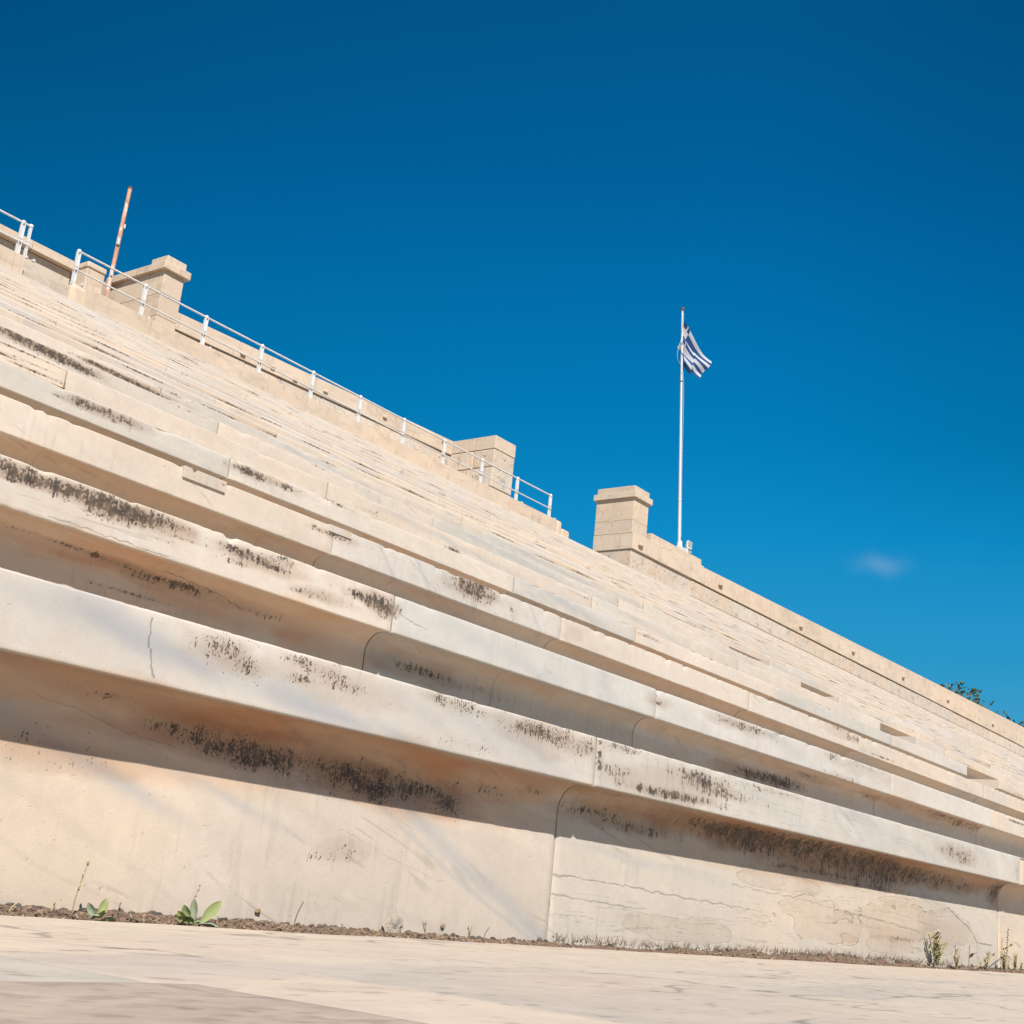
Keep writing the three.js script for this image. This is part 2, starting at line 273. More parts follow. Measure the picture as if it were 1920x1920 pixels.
const lists = {
  1: [[-.35, 'C'], [2.237, 'C', .75, .32, 0], [5.104, 'L', .45, .25, .45], [7.6, 'W', .4, .2, .3], [10.1, 'C', .4, .3, .2], [12.03, 'W', .4, .2, .4]],
  2: [[-.5, 'C'], [2.481, 'P', .05, .05, .35], [3.82, 'G', .25, .2, 0], [5.95, 'W', .35, .2, .25], [7.42, 'W', .3, .1, .2], [9.6, 'C', .3, .2, .2], [12.03, 'W', .3, .2, .2]],
  3: [[.3, 'P'], [3.03, 'P', .25, .3, 0], [4.388, 'W', .4, .55, .2], [6.1, 'P', .2, .2, .1], [7.55, 'C', .4, .2, .2], [9.9, 'W', .4, .2, .2], [12.03, 'C', .4, .2, .2]],
  4: [[.9, 'C'], [3.222, 'L', .3, .15, .4], [5.103, 'C', .3, .3, .3], [6.275, 'G', .5, .3, .1], [8.087, 'P', .3, .2, .2], [10.2, 'G', .5, .2, .2], [12.03, 'W', .3, .1, .2]],
  5: [[.6, 'L'], [2.966, 'L', .2, .1, .5], [4.537, 'P', .3, .2, .1], [7.013, 'P', .4, .3, .1], [9.1, 'L', .4, .2, .2], [12.03, 'C', .3, .2, .2], [12.97, 'C'], [13.82, 'W', .3, .2, .2], [16, 'G', .3, .2, .2]],
  6: [[1.9, 'W'], [4.442, 'L', .3, .1, .4], [6.3, 'P', .4, .3, .2], [8.6, 'G', .4, .2, .3], [10.4, 'C', .3, .2, .3], [12.03, 'L', .3, .2, .2], [12.97, 'C'], [15.4, 'P', .3, .2, .2], [18, 'W', .3, .2, .2]],
  7: [[2.1, 'W'], [4.63, 'C', .3, .1, .5], [7.815, 'L', .4, .2, .3], [10.3, 'G', .4, .2, .3], [12.03, 'C', .3, .2, .3], [12.97, 'C'], [15.1, 'L', .3, .2, .2], [18.2, 'P', .3, .2, .2]],
};
const full = (l) => l.map((b) => [b[0], b[1], b[2] ?? .3, b[3] ?? .2, b[4] ?? .2]);
const texRanges = {   // row: [x start, x end, width, height]
  1: [[.55, 2.237, 2048, 704], [2.237, 5.6, 2048, 512]], 2: [[.9, 3.82, 2048, 512], [3.82, 8.4, 2048, 384]], 3: [[1.5, 9.5, 2048, 256]], 4: [[2, 12.03, 2048, 192]], 5: [[2.4, 14, 2048, 192]], 6: [[2.8, 15, 2048, 160]], 7: [[3.2, 16, 2048, 160]],
};
const cracks = {
  1: [[[[1.118, .012], [1.122, .05], [1.135, .088]], .0016, .5], [[[1.01, .19], [1.18, .215], [1.3, .23]], .0012, .25], [[[4.55, .27], [4.78, .33], [4.86, .372], [5.03, .378]], .003, .6], [[[4.86, .372], [4.875, .44]], .003, .5], [[[3.75, .33], [4.05, .345], [4.3, .36]], .003, .35], [[[3.0, .30], [3.4, .312], [3.75, .33]], .002, .3], [[[2.24, .33], [2.5, .335], [2.8, .345], [3.1, .352]], .002, .45], [[[2.24, .37], [2.36, .372], [2.6, .378]], .002, .4], [[[1.63, .305], [1.75, .34], [1.9, .37]], .001, .2]],
  2: [[[[1.45, .088], [1.6, .089], [1.75, .09]], .0015, .5], [[[1.8, .16], [1.95, .175], [2.05, .195]], .002, .5], [[[2.935, .18], [2.938, .26], [2.93, .31]], .002, .5], [[[3.02, .15], [3.02, .25], [3.015, .3]], .002, .45], [[[2.5, .045], [2.56, .052], [2.62, .06]], .0015, .5]],
  3: [[[[2.41, .035], [2.47, .06], [2.5, .08]], .002, .3], [[[3.4, .005], [3.5, .05], [3.58, .09]], .003, .2]], 4: [], 5: [[[[2.5, .02], [2.66, .05], [2.76, .05], [2.8, .075], [2.95, .08]], .004, .8]], 6: [], 7: [],
};
const bands = {
  1: [[1.22, .052, .30, .022, .10, .6], [1.55, .082, .25, .014, .06, .55], [1.05, .02, .12, .02, .35, .35], [1.9, .05, .32, .045, .08, .42], [1.95, .33, .34, .020, .42, .5], [1.80, .30, .5, .006, .40, .4], [1.05, .25, .28, .014, .30, .45], [1.32, .27, .22, .010, .25, .35], [2.1, .40, .25, .012, .4, .25], [2.62, .285, .4, .010, .05, .3], [3.9, .05, .5, .02, .1, .3], [3.1, .06, .3, .02, .2, .2]],
  2: [[2.9, .05, .4, .03, .1, .25], [3.5, .04, .15, .04, 1.0, .3], [4.9, .05, .4, .03, .2, .3]],
  3: [[3.3, .05, .12, .008, .8, .45], [3.5, .05, .12, .008, .8, .4], [3.65, .06, .1, .006, .8, .35], [4.2, .05, .14, .01, .8, .35]],
  4: [[5.6, .04, .5, .03, .1, .45], [3.0, .03, .5, .02, .1, .25]], 5: [[5.6, .05, .7, .02, .05, .45], [7.8, .05, .6, .02, .06, .4]], 6: [[7.4, .05, .9, .02, .05, .5]], 7: [[6.2, .05, .9, .02, .04, .45], [9, .05, .9, .02, .04, .4]],
};
const patinaShades = {
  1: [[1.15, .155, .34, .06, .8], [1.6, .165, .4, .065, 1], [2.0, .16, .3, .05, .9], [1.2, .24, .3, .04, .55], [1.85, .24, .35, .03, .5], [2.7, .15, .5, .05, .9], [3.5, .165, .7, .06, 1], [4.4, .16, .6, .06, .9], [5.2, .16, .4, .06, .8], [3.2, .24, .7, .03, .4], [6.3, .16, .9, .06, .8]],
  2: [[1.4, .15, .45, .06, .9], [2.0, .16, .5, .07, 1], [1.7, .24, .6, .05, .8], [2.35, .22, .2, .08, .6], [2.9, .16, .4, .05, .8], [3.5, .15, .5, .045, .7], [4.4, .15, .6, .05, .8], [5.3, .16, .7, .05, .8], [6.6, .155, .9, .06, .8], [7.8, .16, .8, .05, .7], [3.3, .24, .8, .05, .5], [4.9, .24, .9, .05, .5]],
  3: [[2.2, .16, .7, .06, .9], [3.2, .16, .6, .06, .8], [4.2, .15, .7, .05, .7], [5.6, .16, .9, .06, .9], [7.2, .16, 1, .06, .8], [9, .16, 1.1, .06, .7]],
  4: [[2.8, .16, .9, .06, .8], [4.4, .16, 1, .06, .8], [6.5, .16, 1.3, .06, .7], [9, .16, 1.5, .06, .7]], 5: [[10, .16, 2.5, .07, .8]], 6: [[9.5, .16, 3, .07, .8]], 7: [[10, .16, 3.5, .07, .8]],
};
const filmShades = {
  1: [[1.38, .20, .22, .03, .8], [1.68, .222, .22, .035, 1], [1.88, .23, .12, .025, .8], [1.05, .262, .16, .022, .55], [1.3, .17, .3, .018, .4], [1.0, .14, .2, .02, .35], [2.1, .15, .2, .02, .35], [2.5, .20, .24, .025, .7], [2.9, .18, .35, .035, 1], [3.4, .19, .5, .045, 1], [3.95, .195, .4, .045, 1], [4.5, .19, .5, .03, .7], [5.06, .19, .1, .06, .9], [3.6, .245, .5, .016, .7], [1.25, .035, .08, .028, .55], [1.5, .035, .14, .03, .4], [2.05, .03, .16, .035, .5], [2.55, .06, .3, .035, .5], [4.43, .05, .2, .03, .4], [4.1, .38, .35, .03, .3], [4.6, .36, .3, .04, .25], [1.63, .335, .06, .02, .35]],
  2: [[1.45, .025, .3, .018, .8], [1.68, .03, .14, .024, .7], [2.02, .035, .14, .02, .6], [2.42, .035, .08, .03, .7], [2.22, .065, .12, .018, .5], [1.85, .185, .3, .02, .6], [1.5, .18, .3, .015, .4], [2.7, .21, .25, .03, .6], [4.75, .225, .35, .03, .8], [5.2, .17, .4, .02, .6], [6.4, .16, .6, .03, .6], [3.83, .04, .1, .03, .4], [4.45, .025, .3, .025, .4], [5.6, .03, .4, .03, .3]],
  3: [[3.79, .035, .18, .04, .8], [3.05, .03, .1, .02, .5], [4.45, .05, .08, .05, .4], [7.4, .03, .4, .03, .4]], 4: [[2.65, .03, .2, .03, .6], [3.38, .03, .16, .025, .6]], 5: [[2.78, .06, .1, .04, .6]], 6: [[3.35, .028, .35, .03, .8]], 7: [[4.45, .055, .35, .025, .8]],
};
const rowMats = {};
for (let k = 1; k <= 7; k++) rowMats[k] = texRanges[k].map(([x0, x1, w, h], n) => {
  const map = marbleTex({ w, h, x0, x1, s0: S_LO, s1: S_HI, blocks: full(lists[k]), stains: stains[k], cracks: cracks[k], bands: bands[k] || [], patinaShades: (patinaShades[k] || []).map((q) => [...q.slice(0, 4), q[4] * (k === 1 ? 1.2 : .75)]), filmShades: filmShades[k] || [], flakes: k === 1 ? [[3.55, .36, .35, .06], [4.05, .345, .4, .06], [4.0, .405, .35, .03], [4.55, .35, .3, .07], [3.3, .275, .3, .025], [4.3, .28, .3, .02], [2.75, .41, .3, .03]] : [], bleach: k < 3 ? .55 : .25, sd: k });
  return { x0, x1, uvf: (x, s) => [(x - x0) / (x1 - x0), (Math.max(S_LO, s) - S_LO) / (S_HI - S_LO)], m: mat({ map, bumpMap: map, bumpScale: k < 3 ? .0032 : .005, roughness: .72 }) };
});
// shared marble for the rows higher up: 12 m long, stretched streaks and scattered lichen
const farStains = []; for (let i = 0; i < 15; i++) { const x = rr(.4, 11.6), n = 1 + Math.floor(rnd() * 2); for (let q = 0; q < n; q++) farStains.push([x + q * .14, rr(.004, .09), rr(.05, .26), rr(.0025, .007), rr(.4, .95)]); }
const farTex = marbleTex({ w: 2048, h: 256, x0: 0, x1: 12, s0: S_LO, s1: S_HI, sd: 41, wrap: true, stains: farStains, blocks: full([[1.7, 'W', .3, .1, .45], [3.6, 'C', .3, .1, .4], [5.2, 'L', .3, .1, .5], [7.3, 'P', .25, .1, .3], [9.2, 'W', .3, .1, .5], [10.6, 'C', .3, .1, .4], [12, 'P', .3, .1, .35]]) });
farTex.wrapT = THREE.ClampToEdgeWrapping;
const farMats = [[1, 1, 1], [.97, .97, .98], [1.03, 1.0, .96], [.98, .97, .96], [1.04, 1.03, 1.02], [.95, .93, .91]].map((c) => mat({ map: farTex, bumpMap: farTex, bumpScale: .004, roughness: .75, color: col(...c) }));
const aisleGrey = mat({ map: farTex, color: col(.86, .84, .82), roughness: .8 });

const stand = thing('marble_grandstand', 'long weathered marble grandstand of stepped seat rows rising to the railing', 'grandstand');
let shown = 0;
for (let k = 1; k <= ROWS; k++) {
  const row = groupPart('seat_row', stand), d = dRow(k), uL = .50 * d, uR = 3.75 * d;
  let segs = [];
  if (lists[k]) { let x = k === 1 ? -2.9 : lists[k][0][0] - 2.4; for (const b of lists[k]) { if (!(x >= AISLE[0] - .01 && b[0] <= AISLE[1] + .01)) segs.push([x, b[0]]); x = b[0]; } }
  const fill = (x, end) => { while (x < end - .01) { let L = k > 13 ? rr(2.6, 3.5) : rr(2.0, 3.0); if (end - x - L < 1.2) L = end - x; segs.push([x, Math.min(end, x + L)]); x += L; } };
  if (!lists[k]) { fill(-14, AISLE[0]); fill(AISLE[1], 100); }
  else { fill(-14, segs[0][0]); const last = segs.reduce((a, s) => Math.max(a, s[1]), 0); if (last < AISLE[1]) { if (last < AISLE[0] - .1) fill(last, AISLE[0]); fill(AISLE[1], 100); } else fill(last, 100); }
  const rest = [];
  for (const [a, b] of segs) {
    const inView = b > uL && a < uR, jy = (rnd() - .5) * (k < 3 ? .001 : .004), jz = (rnd() - .5) * (k < 3 ? .001 : .006), gap = k < 4 ? .0022 : .004;
    const off = rnd() * 12, m = farMats[Math.floor(rnd() * farMats.length)], gen = (x, s) => [(x + off) / 12, (Math.max(S_LO, s) - S_LO) / (S_HI - S_LO)];
    if (!inView || shown >= 300) { rest.push(seatGeo(k, a + gap, b - gap, 1, 1.2, gen, .3, jy, jz)); continue; }
    shown++;
    const own = rowMats[k]?.find((t) => (a + b) / 2 > t.x0 && b <= t.x1 + .05 && (a >= t.x0 - 3));
    const fine = k <= 2 && own ? 3 : k <= 7 ? 2 : 1, dx = k === 1 ? .010 : k === 2 ? .014 : k === 3 ? .02 : k <= 7 ? .035 : .16;
    const wear = k === 2 && b < 2.6 ? 1.5 : k === 2 && b < 4 ? .25 : k === 1 ? .22 : k <= 7 ? .8 : .3;
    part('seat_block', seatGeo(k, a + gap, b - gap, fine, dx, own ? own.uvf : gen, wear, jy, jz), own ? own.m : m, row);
  }
  if (rest.length) { const o = part('seat_block', mergeGeometries(rest), farMats[0], row); o.userData.kind = 'stuff'; }
}
// stairs cut into the rows at the aisle
{
  const steps = groupPart('stairway', stand);
  for (let k = 1; k <= ROWS; k++) {
    const d = dRow(k), y = yRow(k), c = (AISLE[0] + AISLE[1]) / 2, w = AISLE[1] - AISLE[0] - .012;
    part('stair_step', stoneGeo(w, .21, .46, .006, 12, .6), aisleGrey, steps, [c, y - .305, -(d + .23)]);
    part('stair_step', stoneGeo(w, .41, .50, .006, 12, .6), aisleGrey, steps, [c, y - .205, -(d + .42 + .25)]);
  }
  part('stair_step', stoneGeo(1.1, .47, .5, .006, 12, .6), aisleGrey, steps, [12.42, 9.825, -20.98]);
}
// pieces let into the third row, one standing proud
{
  const rowObj = stand.children[2];
  const g1 = boxUV(new RoundedBoxGeometry(.165, .036, .02, 1, .002), .4, .4, .3, .2), m1 = mat({ color: col(.95, .93, .92), map: farTex, bumpMap: farTex, bumpScale: .004, roughness: .75 });
  part('repair_patch', g1, m1, rowObj, [2.462, 1.2 - .0165, -(dRow(3) + .004)]);
  part('repair_patch', boxUV(new RoundedBoxGeometry(.11, .024, .02, 1, .002), .4, .4, .1, .7), m1, rowObj, [3.055, 1.2 - .012, -(dRow(3) + .006)]);
}
// ───────────────────────── ground ─────────────────────────
{
  // paving marble, 4 m by 2 m of it, and a rough tan stone
  const bl = full([[6, 'L', .55, .04, .0]]);
  const floorTex = (sd, tone, rough) => makeTex(1024, 1024, (i, j, out) => {
    const x = i / 1024 * 3, z = j / 1024 * 3, q = sd * 9.1, t = TONES[tone];
    const wx = x + .12 * vn(x * 2 + q, z * 3), wz = z + .10 * vn(x * 2, z * 3 + q);
    const vein = sm(.5, .8, fbm(wx * .9 + q, wz * 5.5 + q, 3)), pk = sm(.45, .75, fbm(wx * 1.4 + q + 9, wz * 3 + 4, 3));
    const fl = vn(x * 26 + q, z * 90 + q), fl2 = vn(x * 60, z * 160 + q), gr = vn(x * 300, z * 300), md = fbm(x * 22 + q, z * 40, 3);
    const cr = 1 - Math.abs(2 * fbm(x * 1.7 + q, z * 4.2 + q, 4) - 1); let k = 1 + .20 * (md - .5) + .09 * (gr - .5) - .30 * sm(.68, .90, fl * .6 + fl2 * .4) - .38 * sm(.975, .997, cr) * sm(.45, .6, vn(x * 2.1, z * 3 + q)) + .08 * (fbm(x * 5 + q, z * 11, 3) - .5);
    if (rough) k *= 1 - .22 * sm(.5, .75, fbm(x * 40 + 3, z * 55, 3)) + .10 * sm(.55, .8, fbm(x * 35 + 30, z * 50, 2));
    let r = t[0], g = t[1], b = t[2];
    r += (.335 - r) * vein * .6; g += (.305 - g) * vein * .6; b += (.275 - b) * vein * .6;
    r += (.44 - r) * pk * .4; g += (.345 - g) * pk * .4; b += (.265 - b) * pk * .4;
    if (rough) { r = .34; g = .262; b = .20; }
    out[0] = r * k; out[1] = g * k; out[2] = b * k;
  }, true);
  const fm = [['L', 1], ['C', 2], ['G', 3]].map(([t, s]) => { const map = floorTex(s, t); return mat({ map, bumpMap: map, bumpScale: .0025, roughness: .88, color: col(1.0, .945, .90) }); });
  const rough = (() => { const map = floorTex(5, 'P', true); return mat({ map, bumpMap: map, bumpScale: .006, roughness: .85 }); })();
  const pav = new THREE.Group(); pav.name = 'paving'; pav.userData = { kind: 'structure', label: 'pale marble paving slabs in front of the lowest seat row', category: 'paving' }; scene.add(pav);
  // top of each slab lies near y = 0; wavy worn edges
  const slab = (x0, x1, z0, z1, m, y = 0, seg = 10) => {
    const nx = Math.min(400, Math.max(2, Math.ceil((x1 - x0) * seg))), nz = Math.min(40, Math.max(2, Math.ceil((z1 - z0) * seg))), pos = [], uv = [], idx = [];
    const put = (x, yy, z) => { pos.push(x, yy, z); uv.push(x / 3, z / 3); };
    const G = .0018, ys = [-.05, -.0022, 0];
    const gx = [x0 + G, x0 + G, x0 + G + .003]; for (let i = 1; i < nx; i++) gx.push(x0 + (x1 - x0) * i / nx); gx.push(x1 - G - .003, x1 - G, x1 - G);
    const gz = [z0 + G, z0 + G, z0 + G + .003]; for (let i = 1; i < nz; i++) gz.push(z0 + (z1 - z0) * i / nz); gz.push(z1 - G - .003, z1 - G, z1 - G);
    const NX = gx.length, NZ = gz.length;
    for (let a = 0; a < NX; a++) for (let b = 0; b < NZ; b++) {
      const lv = Math.min(a, b, NX - 1 - a, NZ - 1 - b, 2), x = gx[a], z = gz[b];
      const wv = (fbm(x * 9, z * 9, 2) - .5) * .0022, e = lv < 2 ? (fbm(x * 7 + 5, z * 7, 4) - .5) * .028 : 0;
      put(x + (a < 2 || a > NX - 3 ? e : 0), y + ys[lv] + (lv ? wv : 0), z + (b < 2 || b > NZ - 3 ? e : 0));
    }
    for (let a = 0; a < NX - 1; a++) for (let b = 0; b < NZ - 1; b++) { const p = a * NZ + b; idx.push(p, p + 1, p + NZ, p + 1, p + NZ + 1, p + NZ); }
    const g = new THREE.BufferGeometry(); g.setAttribute('position', new THREE.Float32BufferAttribute(pos, 3)); g.setAttribute('uv', new THREE.Float32BufferAttribute(uv, 2)); g.setIndex(idx); g.computeVertexNormals();
    return part('paving_slab', g, m, pav);
  };
  slab(.61, .852, -1.432, -.40, fm[1], .0008, 60); slab(.852, 4.6, -1.438, .6, fm[0], 0, 60); slab(-1.4, .61, -1.430, -.715, fm[2], .0016, 40);
  slab(-1.4, .64, -.712, .5, rough, .0026, 60); slab(.645, .85, -.40, .5, fm[1], .0002, 40);
  slab(4.6, 8.2, -1.44, .3, fm[1]); slab(8.2, 12.2, -1.44, .3, fm[2], 0, 4); slab(12.2, 17, -1.44, .3, fm[0], 0, 3); slab(-5, -1.4, -1.43, .5, fm[0], 0, 6);
  slab(-5, 0, .52, 2.4, fm[1], 0, 3); slab(0, 5, .62, 2.4, fm[2], 0, 3); slab(5, 10, .32, 2.4, fm[0], 0, 3); slab(10, 17, .32, 2.4, fm[1], 0, 2); slab(17, 45, -1.44, 2.4, fm[0], 0, .6); slab(45, 100, -1.44, 2.4, fm[2], 0, .3); slab(-14, -5, -1.43, 2.4, fm[2], 0, 1);
  const gm = (() => { const map = makeTex(512, 512, (i, j, o) => { const n = fbm(i / 14, j / 14, 4), f = V[(i * 131 + j * 977) & 65535]; const k = .85 + .25 * n + .1 * f; o[0] = .38 * k; o[1] = .31 * k; o[2] = .235 * k; }, true); map.repeat.set(400, 400); return mat({ map, roughness: .95 }); })();
  const g = new THREE.CircleGeometry(500, 64); g.rotateX(-Math.PI / 2); g.translate(0, -.06, 0);
  structure('ground', g, gm, 'sandy ground beyond the paving');
}
// ───────────────────────── dirt and litter along the foot of the first row ─────────────────────────
{
  const dirtMap = makeTex(512, 256, (i, j, o) => { const n = fbm(i / 9, j / 9, 4), f = V[(i * 57 + j * 331) & 65535], k = .45 + .9 * n * n + .5 * f * n; o[0] = .15 * k; o[1] = .095 * k; o[2] = .06 * k; }, true); dirtMap.repeat.set(8, 8);
  const dm = mat({ map: dirtMap, bumpMap: dirtMap, bumpScale: .004, roughness: 1 });
  const pos = [], uv = [], idx = [], nx = 900, nz = 12;
  const top = (x) => (x < 2.2 ? .005 + .005 * fbm(x * 9, 3, 3) - sm(1.2, 2.2, x) * .0045 : .004 + .009 * fbm(x * 6, 8, 3) + .008 * sm(2.5, 3.6, x) * (1 - sm(4.0, 4.5, x)));
  for (let i = 0; i <= nx; i++) for (let j = 0; j <= nz; j++) {
    const x = .4 + 7.2 * i / nx, t = j / nz, z = -1.425 - .108 * t;
    const y = -.012 + (top(x) * (.1 + .85 * sm(.35, .65, fbm(x * 4.3 + 7, 2, 3))) + .012) * Math.pow(sm(0, 1, t), .8) + (fbm(x * 70, z * 130, 3) - .5) * .012 * Math.min(1, t * 2 + .3);
    pos.push(x, y, z); uv.push(x, z * 1);
  }
  for (let i = 0; i < nx; i++) for (let j = 0; j < nz; j++) { const a = i * (nz + 1) + j; idx.push(a, a + nz + 1, a + 1, a + 1, a + nz + 1, a + nz + 2); }
  const g = new THREE.BufferGeometry(); g.setAttribute('position', new THREE.Float32BufferAttribute(pos, 3)); g.setAttribute('uv', new THREE.Float32BufferAttribute(uv, 2)); g.setIndex(idx); g.computeVertexNormals();
  const strip = part('dirt_strip', g, dm, scene); strip.userData = { kind: 'stuff', label: 'dark soil and leaf litter gathered along the foot of the lowest row', category: 'soil' };
  // crumbs, dry bits and moss tufts
  const crumbs = (name, geo, m, n, f, label, category) => {
    const im = new THREE.InstancedMesh(geo, m, n), M = new THREE.Matrix4(), q = new THREE.Quaternion(), e = new THREE.Euler(), c = new THREE.Color();
    for (let i = 0; i < n; i++) { const [p, s, r, k] = f(i); e.set(...r); q.setFromEuler(e); M.compose(new THREE.Vector3(...p), q, new THREE.Vector3(...s)); im.setMatrixAt(i, M); im.setColorAt(i, c.setRGB(...k)); }
    im.name = name; im.castShadow = im.receiveShadow = true; im.userData = { kind: 'stuff', label, category }; scene.add(im);
  };
  const gate = (x) => .1 + .85 * sm(.35, .65, fbm(x * 4.3 + 7, 2, 3)); const X = () => { let x; do x = .75 + 4.9 * Math.pow(rnd(), 1.6); while (rnd() > gate(x)); return x; };
  crumbs('soil_crumbs', new THREE.IcosahedronGeometry(1, 1), mat({ color: col(1, 1, 1), roughness: 1 }), 1700, () => {
    const x = X(), t = rnd(), s = rr(.0007, .0022) * (1 + .22 * x), k = rr(.5, 1.6), tan = rnd() < .22;
    return [[x, -.006 + (top(x) * gate(x) + .006) * sm(0, 1, t) * .9 + rr(0, .0012), -1.432 - .09 * t], [s * rr(.7, 1.4), s * rr(.5, 1), s], [rr(0, 6), rr(0, 6), 0], tan ? [.22 * k, .15 * k, .10 * k] : [.085 * k, .06 * k, .045 * k]];
  }, 'loose crumbs of soil and grit in the gap before the lowest row', 'soil');
  crumbs('moss_tufts', new THREE.IcosahedronGeometry(1, 2), mat({ color: col(1, 1, 1), roughness: 1 }), 420, () => {
    const x = X(), s = rr(.0018, .0042) * (1 + .2 * x), k = rr(.5, 1.2);
    return [[x, top(x) * gate(x) * .9 + rr(-.003, .0015), -1.521 + rr(-.002, .004)], [s * rr(.9, 2), s * rr(.6, 1.1), s * .7], [0, 0, rr(-.3, .3)], [.085 * k, .07 * k, .052 * k]];
  }, 'dark dry moss clinging to the foot of the lowest row', 'moss');
  crumbs('dry_litter', new THREE.BoxGeometry(1, 1, 1), mat({ color: col(1, 1, 1), roughness: 1 }), 900, () => {
    const x = X(), t = rnd(), L = rr(.003, .012) * (1 + .12 * x), k = rr(.45, 1.1);
    return [[x, top(x) * gate(x) * sm(0, 1, t) * .95 + rr(0, .0012), -1.434 - .085 * t], [L, rr(.0004, .0009), rr(.0005, .0016)], [rr(-.3, .3), rr(0, 6), rr(-.5, .5)], [.36 * k, .25 * k, .16 * k]];
  }, 'dry stalks and leaf scraps lying in the gap before the lowest row', 'leaf litter');
  crumbs('dead_grass', new THREE.CylinderGeometry(.25, 1, 1, 4), mat({ color: col(1, 1, 1), roughness: 1 }), 2200, () => {
    const x = 2.25 + 2.3 * rnd(), H = rr(.006, .024), k = rr(.5, 1.2);
    return [[x, top(x) * .8 + H * .4, -1.515 + rr(-.05, .004)], [.0009, H, .0009], [rr(-.7, .7), 0, rr(-1.1, 1.1)], [.22 * k, .165 * k, .115 * k]];
  }, 'short dead grass standing along the right half of the wall foot', 'dead grass');
}
// ───────────────────────── plants at the wall foot ─────────────────────────
{
  const leafMat = (r, g, b) => new THREE.MeshPhysicalMaterial({ color: col(r, g, b), roughness: .7, transmission: .25, thickness: 0 });
  const green = leafMat(.22, .27, .115), green2 = leafMat(.30, .335, .13), greyG = leafMat(.25, .285, .19), stemM = mat({ color: col(.24, .20, .10), roughness: .9 }), dryM = mat({ color: col(.42, .30, .17), roughness: .95 }), olive = leafMat(.24, .24, .07), twigM = mat({ color: col(.16, .11, .07), roughness: 1 });
  function leaf(L, W, bend, curl = .25) {      // grows along +y, bends towards +z
    const pos = [], idx = [], uv = [], n = 8, m = 4;
    for (let i = 0; i <= n; i++) {
      const t = i / n, w = W * Math.pow(Math.sin(Math.PI * Math.pow(Math.max(.02, t * .97 + .02), 1.25)), .6) * (t < .12 ? .55 : 1), a = bend * t;
      const y = L * (bend ? Math.sin(a) / bend : t), z = L * (bend ? (1 - Math.cos(a)) / bend : 0);
      for (let j = 0; j <= m; j++) { const s = j / m * 2 - 1; pos.push(s * w / 2, y - Math.abs(s) * w * curl * Math.sin(a), z + s * s * w * curl + Math.sin(t * 9 + s) * W * .03); uv.push(j / m, t); }
    }
    for (let i = 0; i < n; i++) for (let j = 0; j < m; j++) { const a = i * (m + 1) + j; idx.push(a, a + 1, a + m + 1, a + 1, a + m + 2, a + m + 1); }
    const g = new THREE.BufferGeometry(); g.setAttribute('position', new THREE.Float32BufferAttribute(pos, 3)); g.setAttribute('uv', new THREE.Float32BufferAttribute(uv, 2)); g.setIndex(idx); g.computeVertexNormals(); return g;
  }
  const addLeaf = (p, L, W, bend, yaw, tilt, m, at = [0, 0, 0], curl) => { const o = part('leaf', leaf(L, W, bend, curl), m, p, at); o.rotation.order = 'YXZ'; o.rotation.set(tilt, yaw, 0); return o; };
  // camera-facing directions are not used: leaves spread round the root
  const a = thing('leafy_weed', 'small green leaf rosette beside a tall thin dry stem, left end of the wall foot', 'weed', [1.128, .002, -1.462]);
  // leaf(length, width, bend, yaw, tilt): the blade faces the open side of the strip
  addLeaf(a, .025, .011, .25, -.45, -.05, green2, [.002, 0, 0]).rotateZ(-.22); addLeaf(a, .021, .010, .35, -.9, .1, greyG, [-.004, 0, 0]).rotateZ(.5); addLeaf(a, .020, .012, 1.2, .35, .75, greyG, [.005, 0, .002]).rotateZ(-.9); addLeaf(a, .016, .013, 1.2, -.6, .7, greyG, [-.003, .001, .004]).rotateZ(.55); addLeaf(a, .015, .009, .7, -.1, .4, green, [0, 0, .002]);
  const b = thing('leafy_weed', 'larger green rosette with one broad upright leaf, right of the tall dry stem', 'weed', [1.296, .002, -1.464]);
  addLeaf(b, .041, .0155, .3, -.35, .05, green2, [.004, 0, 0], .12).rotateZ(-.62); addLeaf(b, .033, .011, .3, -.95, 0, greyG, [-.003, 0, -.004]).rotateZ(.08); addLeaf(b, .028, .012, .9, -.7, .5, green, [-.004, 0, 0]).rotateZ(.85); addLeaf(b, .028, .011, .8, -.8, .35, green2, [-.008, .001, .002]).rotateZ(1.15); addLeaf(b, .034, .012, 1.0, .2, .9, greyG, [.004, 0, .002]).rotateZ(-1.1); addLeaf(b, .030, .011, 1.1, 0, 1.0, greyG, [.003, 0, .004]).rotateZ(-.6); addLeaf(b, .022, .013, 1.0, -.5, .9, green, [-.002, .001, .004]).rotateZ(.3); addLeaf(b, .027, .012, .5, -.9, .1, green, [-.014, 0, 0]).rotateZ(.35); addLeaf(b, .022, .010, .5, -1.1, .1, olive, [-.018, 0, .002]).rotateZ(.75);
  part('stem', tubeGeo([[-.012, 0, 0], [-.010, .018, -.004], [-.006, .034, -.006], [-.002, .048, -.004]], .0006, 10, 5), stemM, b); for (const [x, y] of [[-.002, .050], [-.003, .044], [-.006, .036]]) part('bud', new THREE.SphereGeometry(.0014, 8, 6), olive, b, [x, y, -.004]);
  // tall dry stem
  const c = thing('dry_weed', 'tall thin dry plant stem with tiny buds, standing left of the first rosette', 'weed stem', [1.102, .004, -1.480]);
  part('stem', tubeGeo([[0, 0, 0], [.001, .018, 0], [.004, .036, 0], [.008, .052, 0], [.010, .062, 0]], .00075, 14, 5), stemM, c);
